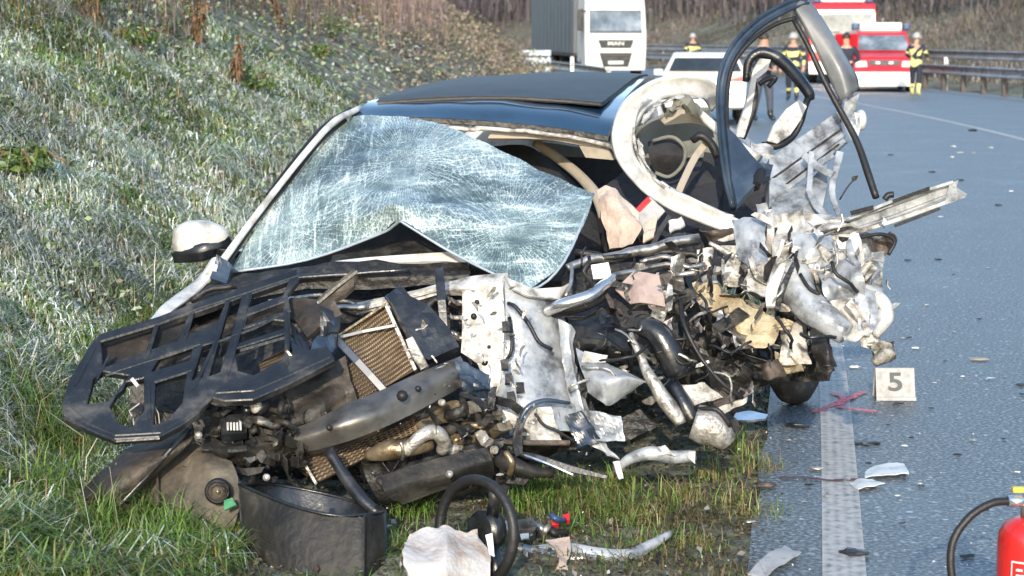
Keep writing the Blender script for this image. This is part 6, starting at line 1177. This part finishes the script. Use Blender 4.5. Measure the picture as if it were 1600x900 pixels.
def delineator(x, y, d, label):
    p = U(x, y, d); p.z = max(0, gz(p.x, p.y, False)); o = thing('delineator_post', label, 'post', p, 0, 'roadside delineator posts')
    body('post', [(-.06, 0, .06), (-.06, .95, .06), (.06, 1.05, .06), (.06, 0, .06)], 'wht', o, .01); box('reflector', (0, -.065, .78), (.05, .01, .16), 'ink', o, .002); box('black_band', (0, 0, .78), (.125, .125, .2), 'ink', o, .004) if False else None
delineator(894, 95, 62, 'white roadside post in front of the grey lorry trailer'); delineator(1478, 100, 60, 'white roadside post behind the right guard rail')
# ------------------------------------------------------------------ vehicles on the road behind
def wheel(par, x, y, r_, w_=.2):
    o = cyl('wheel', (x, y, r_), (1, 0, 0), r_, w_, 'tyre', par, 22, bev=.03); cyl('rim', (x + math.copysign(w_ * .5, x), y, r_), (1, 0, 0), r_ * .6, .03, 'steel', o, 18); return o
def face(name, pts, m, par, th=.012):
    """panel set on a vehicle's skin: local corner points, thick towards -y"""
    n = len(pts); V = [(x, y - th, z) for x, y, z in pts] + list(pts); f = [tuple(range(n)), tuple(reversed(range(n, 2 * n)))] + [(i, n + i, n + (i + 1) % n, (i + 1) % n) for i in range(n)]
    return mesh_obj(name, V, f, m, par, local=True)
lo = thing('lorry', 'white articulated lorry with a grey tarpaulin trailer facing the camera', 'lorry', (4.1, 74, 0), R(7))
cab = body('cab', [(0, .42, 1.2), (-.02, 1.2, 1.23), (0, 1.84, 1.23), (.2, 2.82, 1.21), (.3, 3.2, 1.18), (.9, 3.75, 1.12), (2.2, 3.8, 1.15), (2.2, .7, 1.2)], 'lorryw', lo, .06)
face('windscreen', [(-1.06, .015, 1.9), (1.06, .015, 1.9), (1.04, .175, 2.74), (-1.04, .175, 2.74)], 'glassl', lo); face('windscreen_base', [(-1.06, .0, 1.83), (1.06, .0, 1.83), (1.06, .02, 1.92), (-1.06, .02, 1.92)], 'plast', lo, .02)
face('sun_visor', [(-1.05, .16, 2.72), (1.05, .16, 2.72), (1.0, .22, 2.86), (-1.0, .22, 2.86)], 'lorryw', lo, .1)
gr = face('grille', [(-.72, -.03, 1.57), (-.6, -.03, 1.25), (.6, -.03, 1.25), (.72, -.03, 1.57)], 'plast', lo, .03)
lettering('lettering', 'MAN', .2, 'wht', gr, Matrix.Translation((0, -.066, 1.42)) @ Matrix.Rotation(R(90), 4, 'X'), .004, 1.5)
face('grille', [(-.66, -.03, 1.06), (-.5, -.03, .5), (.5, -.03, .5), (.66, -.03, 1.06)], 'plast', lo, .02)
for z_ in (.95, .82): face('grille_bar', [(-.56, -.05, z_), (.56, -.05, z_), (.56, -.05, z_ + .04), (-.56, -.05, z_ + .04)], 'postb', lo, .02)
face('number_plate', [(-.3, -.06, .62), (.3, -.06, .62), (.3, -.06, .74), (-.3, -.06, .74)], 'wht', lo)
for s in (-1, 1):
    face('headlight', [(s * .74, -.02, .62), (s * 1.12, -.0, .66), (s * 1.14, .0, .88), (s * .8, -.02, .84)][::s], 'lamp', lo, .02); box('mirror', (s * 1.42, -.05, 2.35), (.2, .16, .85), 'plast', lo, .04); box('mirror_arm', (s * 1.3, .02, 2.7), (.26, .05, .05), 'plast', lo, .01); wheel(lo, s * 1.05, 1.2, .5, .3)
face('bumper', [(-1.15, -.02, .38), (1.15, -.02, .38), (1.18, -.02, .5), (-1.18, -.02, .5)], 'lorryw', lo, .05)
tr = box('trailer', (0, 9.2, 2.5), (2.55, 13.0, 3.0), 'tarp', lo, .04)
for i in range(12): box('tarpaulin_seam', (-1.28, 3.2 + i * 1.1, 2.5), (.014, .05, 2.9), 'tarp', tr, .003)
box('trailer_sill', (0, 9.2, .96), (2.5, 13.0, .14), 'rust', lo, .02); box('chassis', (0, 8, .7), (1.2, 14, .3), 'plast', lo, .03)
for y in (9.6, 10.9, 12.2):
    for s in (-1, 1): wheel(lo, s * 1.05, y, .5, .35)
wc = thing('white_car', 'white estate car seen from behind beyond the wreck', 'car', (3.72, 36, 0), R(-5))
wc.scale = (.94, .94, .94)
body('body', [(0, .35, .78), (-.04, .62, .86), (.02, 1.0, .86), (.12, 1.08, .84), (.36, 1.42, .68), (.6, 1.5, .64), (2.4, 1.5, .66), (3.3, 1.02, .82), (4.4, .86, .8), (4.55, .35, .78)], 'lorryw', wc, .06)
face('rear_window', [(-.74, .14, 1.14), (.74, .14, 1.14), (.62, .33, 1.4), (-.62, .33, 1.4)], 'glassd', wc, .05)
for s in (-1, 1):
    face('tail_lamp', [(s * .5, -.0, .95), (s * .84, .02, .93), (s * .84, .03, 1.04), (s * .52, .02, 1.04)][::s], 'red', wc, .05); wheel(wc, s * .78, .85, .32); wheel(wc, s * .78, 3.5, .32); box('side_window', (s * .735, 1.6, 1.25), (.02, 2.0, .28), 'glassd', wc, .01, Matrix.Rotation(s * R(-24), 3, 'Y')); box('door_mirror', (s * .98, 3.0, 1.05), (.2, .12, .14), 'lorryw', wc, .03)
face('number_plate', [(-.26, -.05, .76), (.26, -.05, .76), (.26, -.03, .87), (-.26, -.03, .87)], 'wht', wc); face('bumper', [(-.8, -.03, .4), (.8, -.03, .4), (.84, -.04, .58), (-.84, -.04, .58)], 'lorryw', wc, .05); face('tailgate_seam', [(-.7, -.01, .66), (.7, -.01, .66), (.7, -.01, .675), (-.7, -.01, .675)], 'plast', wc, .05)
fv = thing('fire_van', 'small red fire service van with a white roof sign and white bumper', 'van', (11.56, 58, 0), R(-7))
body('body', [(0, .28, .9), (-.04, .6, .95), (.06, .78, .94), (.22, 1.08, .92), (.85, 1.24, .9), (1.45, 1.8, .78), (1.7, 1.9, .76), (4.7, 1.92, .78), (4.8, .3, .94)], 'firered', fv, .05)
face('windscreen', [(-.82, .88, 1.28), (.82, .88, 1.28), (.72, 1.42, 1.75), (-.72, 1.42, 1.75)], 'glassl', fv, .05); face('bumper', [(-.93, -.04, .18), (.93, -.04, .18), (.95, -.05, .62), (-.95, -.05, .62)], 'lorryw', fv, .06); face('grille', [(-.45, .1, .82), (.45, .1, .82), (.48, .16, .98), (-.48, .16, .98)], 'plast', fv, .06)
rs = box('roof_sign', (0, 2.0, 2.02), (1.3, .3, .26), 'wht', fv, .04); box('blue_light', (.8, 2.0, 2.02), (.24, .28, .22), 'bluep', fv, .05); box('blue_light', (-.8, 2.0, 2.02), (.24, .28, .22), 'bluep', fv, .05)
for s in (-1, 1): face('headlight', [(s * .52, .08, .78), (s * .88, .12, .76), (s * .88, .18, .95), (s * .55, .16, .96)][::s], 'lamp', fv, .07); wheel(fv, s * .82, .75, .33); wheel(fv, s * .82, 3.8, .33)
for x in (-.2, .2): box('grille_lamp', (x, .06, .9), (.14, .06, .08), 'wht', fv, .02)
dr_ = box('open_door', (-1.12, 1.0, 1.05), (.08, 1.0, 1.5), 'firered', fv, .03, Matrix.Rotation(R(40), 3, 'Z')); box('mirror', (1.08, 1.2, 1.35), (.2, .12, .26), 'plast', fv, .03)
fe = thing('fire_engine', 'large red and white fire engine behind the van', 'fire engine', (12.0, 68, 0), R(-8))
body('cab', [(0, .4, 1.18), (-.03, .9, 1.22), (0, 1.65, 1.22), (.16, 2.6, 1.2), (.3, 2.9, 1.15), (2.4, 2.95, 1.15), (2.4, .5, 1.2)], 'firered', fe, .06); box('equipment_body', (0, 5.1, 1.85), (2.4, 5.2, 2.4), 'firered', fe, .05)
face('windscreen', [(-1.08, .02, 1.72), (1.08, .02, 1.72), (1.05, .06, 2.52), (-1.05, .06, 2.52)], 'glassl', fe, .03); face('bumper', [(-1.18, -.03, .35), (1.18, -.03, .35), (1.2, -.03, .8), (-1.2, -.03, .8)], 'lorryw', fe, .12); face('white_band', [(-1.1, -.01, 1.15), (1.1, -.01, 1.15), (1.1, 0, 1.4), (-1.1, 0, 1.4)], 'lorryw', fe, .03); face('grille', [(-.6, -.03, .85), (.6, -.03, .85), (.6, -.02, 1.1), (-.6, -.02, 1.1)], 'plast', fe, .03)
for x in (-.5, .5): box('wiper', (x, -.03, 1.86), (.8, .03, .03), 'plast', fe, .004)
box('light_bar', (0, .55, 3.02), (1.5, .25, .16), 'lorryw', fe, .04); face('windscreen_base', [(-1.12, -.0, 1.62), (1.12, -.0, 1.62), (1.12, 0, 1.72), (-1.12, 0, 1.72)], 'plast', fe, .03); face('roof_band', [(-1.12, .18, 2.56), (1.12, .18, 2.56), (1.1, .2, 2.66), (-1.1, .2, 2.66)], 'lorryw', fe, .05); face('number_plate', [(-.26, -.15, .5), (.26, -.15, .5), (.26, -.15, .62), (-.26, -.15, .62)], 'sticker', fe, .02)
box('roof_box', (0, 1.2, 3.1), (1.9, 1.2, .3), 'wht', fe, .05)
for s in (-1, 1): box('blue_light', (s * .95, .5, 3.02), (.3, .3, .22), 'bluep', fe, .06); face('headlight', [(s * .7, -.15, .5), (s * 1.08, -.15, .5), (s * 1.08, -.15, .7), (s * .7, -.15, .7)][::s], 'lamp', fe, .03); box('mirror', (s * 1.42, .1, 2.1), (.18, .14, .5), 'plast', fe, .03); wheel(fe, s * 1.02, 1.2, .5, .3); wheel(fe, s * 1.02, 5.6, .5, .3)
# ------------------------------------------------------------------ people
def person(label, loc, rz, mats, helmet=None, elbow=((-.3, .02, 1.16), (.3, .02, 1.16)), wrist=((-.3, -.1, .93), (.3, -.1, .93)), step=.12, bands=None, turn=0.):
    o = thing('person', label, 'person', loc, rz, 'people standing on the road behind')
    J = [(0, 0, .96), (0, 0, 1.14), (0, .01, 1.34), (0, .015, 1.48), (0, 0, 1.58), (0, -.01, 1.68), (0, 0, 1.75)]; Rr = [(.17, .13), (.16, .12), (.19, .135), (.065, .065), (.085, .1), (.085, .1), (.055, .065)]; E = [(i, i + 1) for i in range(6)]; part = ['t', 't', 'c', 'n', 'h', 'h', 'h']
    def add(p, r_, par, k): J.append(p); Rr.append(r_ if isinstance(r_, tuple) else (r_, r_)); E.append((par, len(J) - 1)); part.append(k); return len(J) - 1
    add((turn * .1, -.115, 1.645), .014, 5, 'h')
    for i, s in enumerate((-1, 1)):
        a = add((s * .2, .01, 1.41), .085, 2, 'c'); a = add(elbow[i], .06, a, 'c'); w_ = add(wrist[i], .042, a, 'c'); e, v = Vector(elbow[i]), Vector(wrist[i]); d_ = (v - e).normalized(); h_ = add(tuple(v + d_ * .08), (.045, .028), w_, 's'); sd = d_.cross(Vector((0, 0, 1)) if abs(d_.z) < .9 else Vector((0, 1, 0))).normalized()
        for q_, l in ((-.03, .075), (-.01, .09), (.011, .085), (.03, .065)): k = add(tuple(v + d_ * .1 + sd * q_), .011, h_, 's'); add(tuple(v + d_ * (.1 + l) + sd * q_ * 1.2 + Vector((0, -.02, 0))), .008, k, 's')
        k = add(tuple(v + d_ * .05 - sd * .045), .012, h_, 's'); add(tuple(v + d_ * .1 - sd * .06), .009, k, 's')
        hp_ = add((s * .1, 0, .88), (.12, .11), 0, 't'); kn = add((s * .12, -step * s * .5 - .02, .5), .085, hp_, 'l'); an = add((s * .13, -step * s + .03, .12), .062, kn, 'b'); add((s * .14, -step * s - .13, .045), (.05, .045), an, 'b')
    me = bpy.data.meshes.new('sk'); me.from_pydata(J, E, []); t = bpy.data.objects.new('sk', me); COL.objects.link(t); md = t.modifiers.new('s', 'SKIN'); md.use_smooth_shade = True; sl_ = me.skin_vertices[0].data
    for i, r_ in enumerate(Rr): sl_[i].radius = r_; sl_[i].use_root = i == 0
    t.modifiers.new('u', 'SUBSURF').levels = 1; ev = t.evaluated_get(bpy.context.evaluated_depsgraph_get()); bmsh = bpy.data.meshes.new_from_object(ev); bpy.data.objects.remove(t)
    names = ['jacket', 'trousers', 'boots', 'skin', 'band']; bmsh.materials.clear()
    for q_ in (mats[0], mats[1], mats[2], 'skin', bands or mats[0]): bmsh.materials.append(M[q_])
    for p in bmsh.polygons:
        c = p.center; best = min(range(len(E)), key=lambda e: ((Vector(J[E[e][0]]) + Vector(J[E[e][1]])) / 2 - c).length); kk = part[E[best][1]]
        i = {'t': 0 if c.z > .86 else 1, 'c': 0, 'n': 3, 'h': 3, 's': 3, 'l': 1, 'b': 2 if c.z < .22 else 1}[kk]
        if bands and ((.9 < c.z < 1.1 or 1.22 < c.z < 1.3) and i == 0 or .26 < c.z < .36 and i == 1): i = 4
        p.material_index = i; p.use_smooth = True
    bo_ = bpy.data.objects.new('body', bmsh); COL.objects.link(bo_); bo_.parent = o
    for s in (-1, 1): cyl('eye', (s * .033, -.1, 1.672), (0, 1, 0), .011, .012, 'ink', o, 8)
    b = bmesh.new(); bmesh.ops.create_uvsphere(b, u_segments=18, v_segments=12, radius=1); hm = helmet or 'hair'
    for v in b.verts: v.co = Vector((v.co.x * (.125 if helmet else .1), v.co.y * (.15 if helmet else .118) + .01, max(v.co.z, -.25) * (.14 if helmet else .12) + 1.7))
    bm_obj('helmet' if helmet else 'hair', b, helmet or 'dhair', o, True, True)
    if helmet: cyl('helmet_brim', (0, -.03, 1.68), (0, 0, 1), .15, .02, helmet, o, 18)
    return o
M['dhair'] = mat('dark_hair', (.04, .03, .025), (.02, .015, .012), rough=.6, scale=30)
def gp(x, d): return ((x - 800) / F * d, d, 0)
person('firefighter in blue and yellow jacket with yellow boots beside the red van', gp(1427, 54), R(150), ('navy', 'navy', 'hivis'), 'sticker', ((-.3, .0, 1.2), (.3, -.02, 1.2)), ((-.28, -.2, 1.05), (.26, -.22, 1.1)), bands='hivis')
fj = COL.objects[-1]
person('person in dark jacket with yellow vest and white cap beyond the white car', gp(1080, 72), R(10), ('navy', 'navy', 'plast'), 'sticker', bands='hivis')
person('bare headed person in a dark jacket seen inside the upright door frame', gp(1190, 38), R(25), ('navy', 'denim', 'plast'), None, ((-.3, .05, 1.18), (.32, .04, 1.18)), ((-.12, -.18, 1.1), (.14, -.2, 1.08)))
person('firefighter in white helmet with yellow jacket seen inside the door frame', gp(1236, 50), R(-20), ('navy', 'navy', 'plast'), 'sticker', bands='hivis')
person('person in dark clothes standing left of the red van door', gp(1318, 45), R(-15), ('navy', 'denim', 'plast'), None, ((-.32, .0, 1.18), (.32, .0, 1.18)), ((-.14, -.2, 1.08), (.12, -.2, 1.1)))
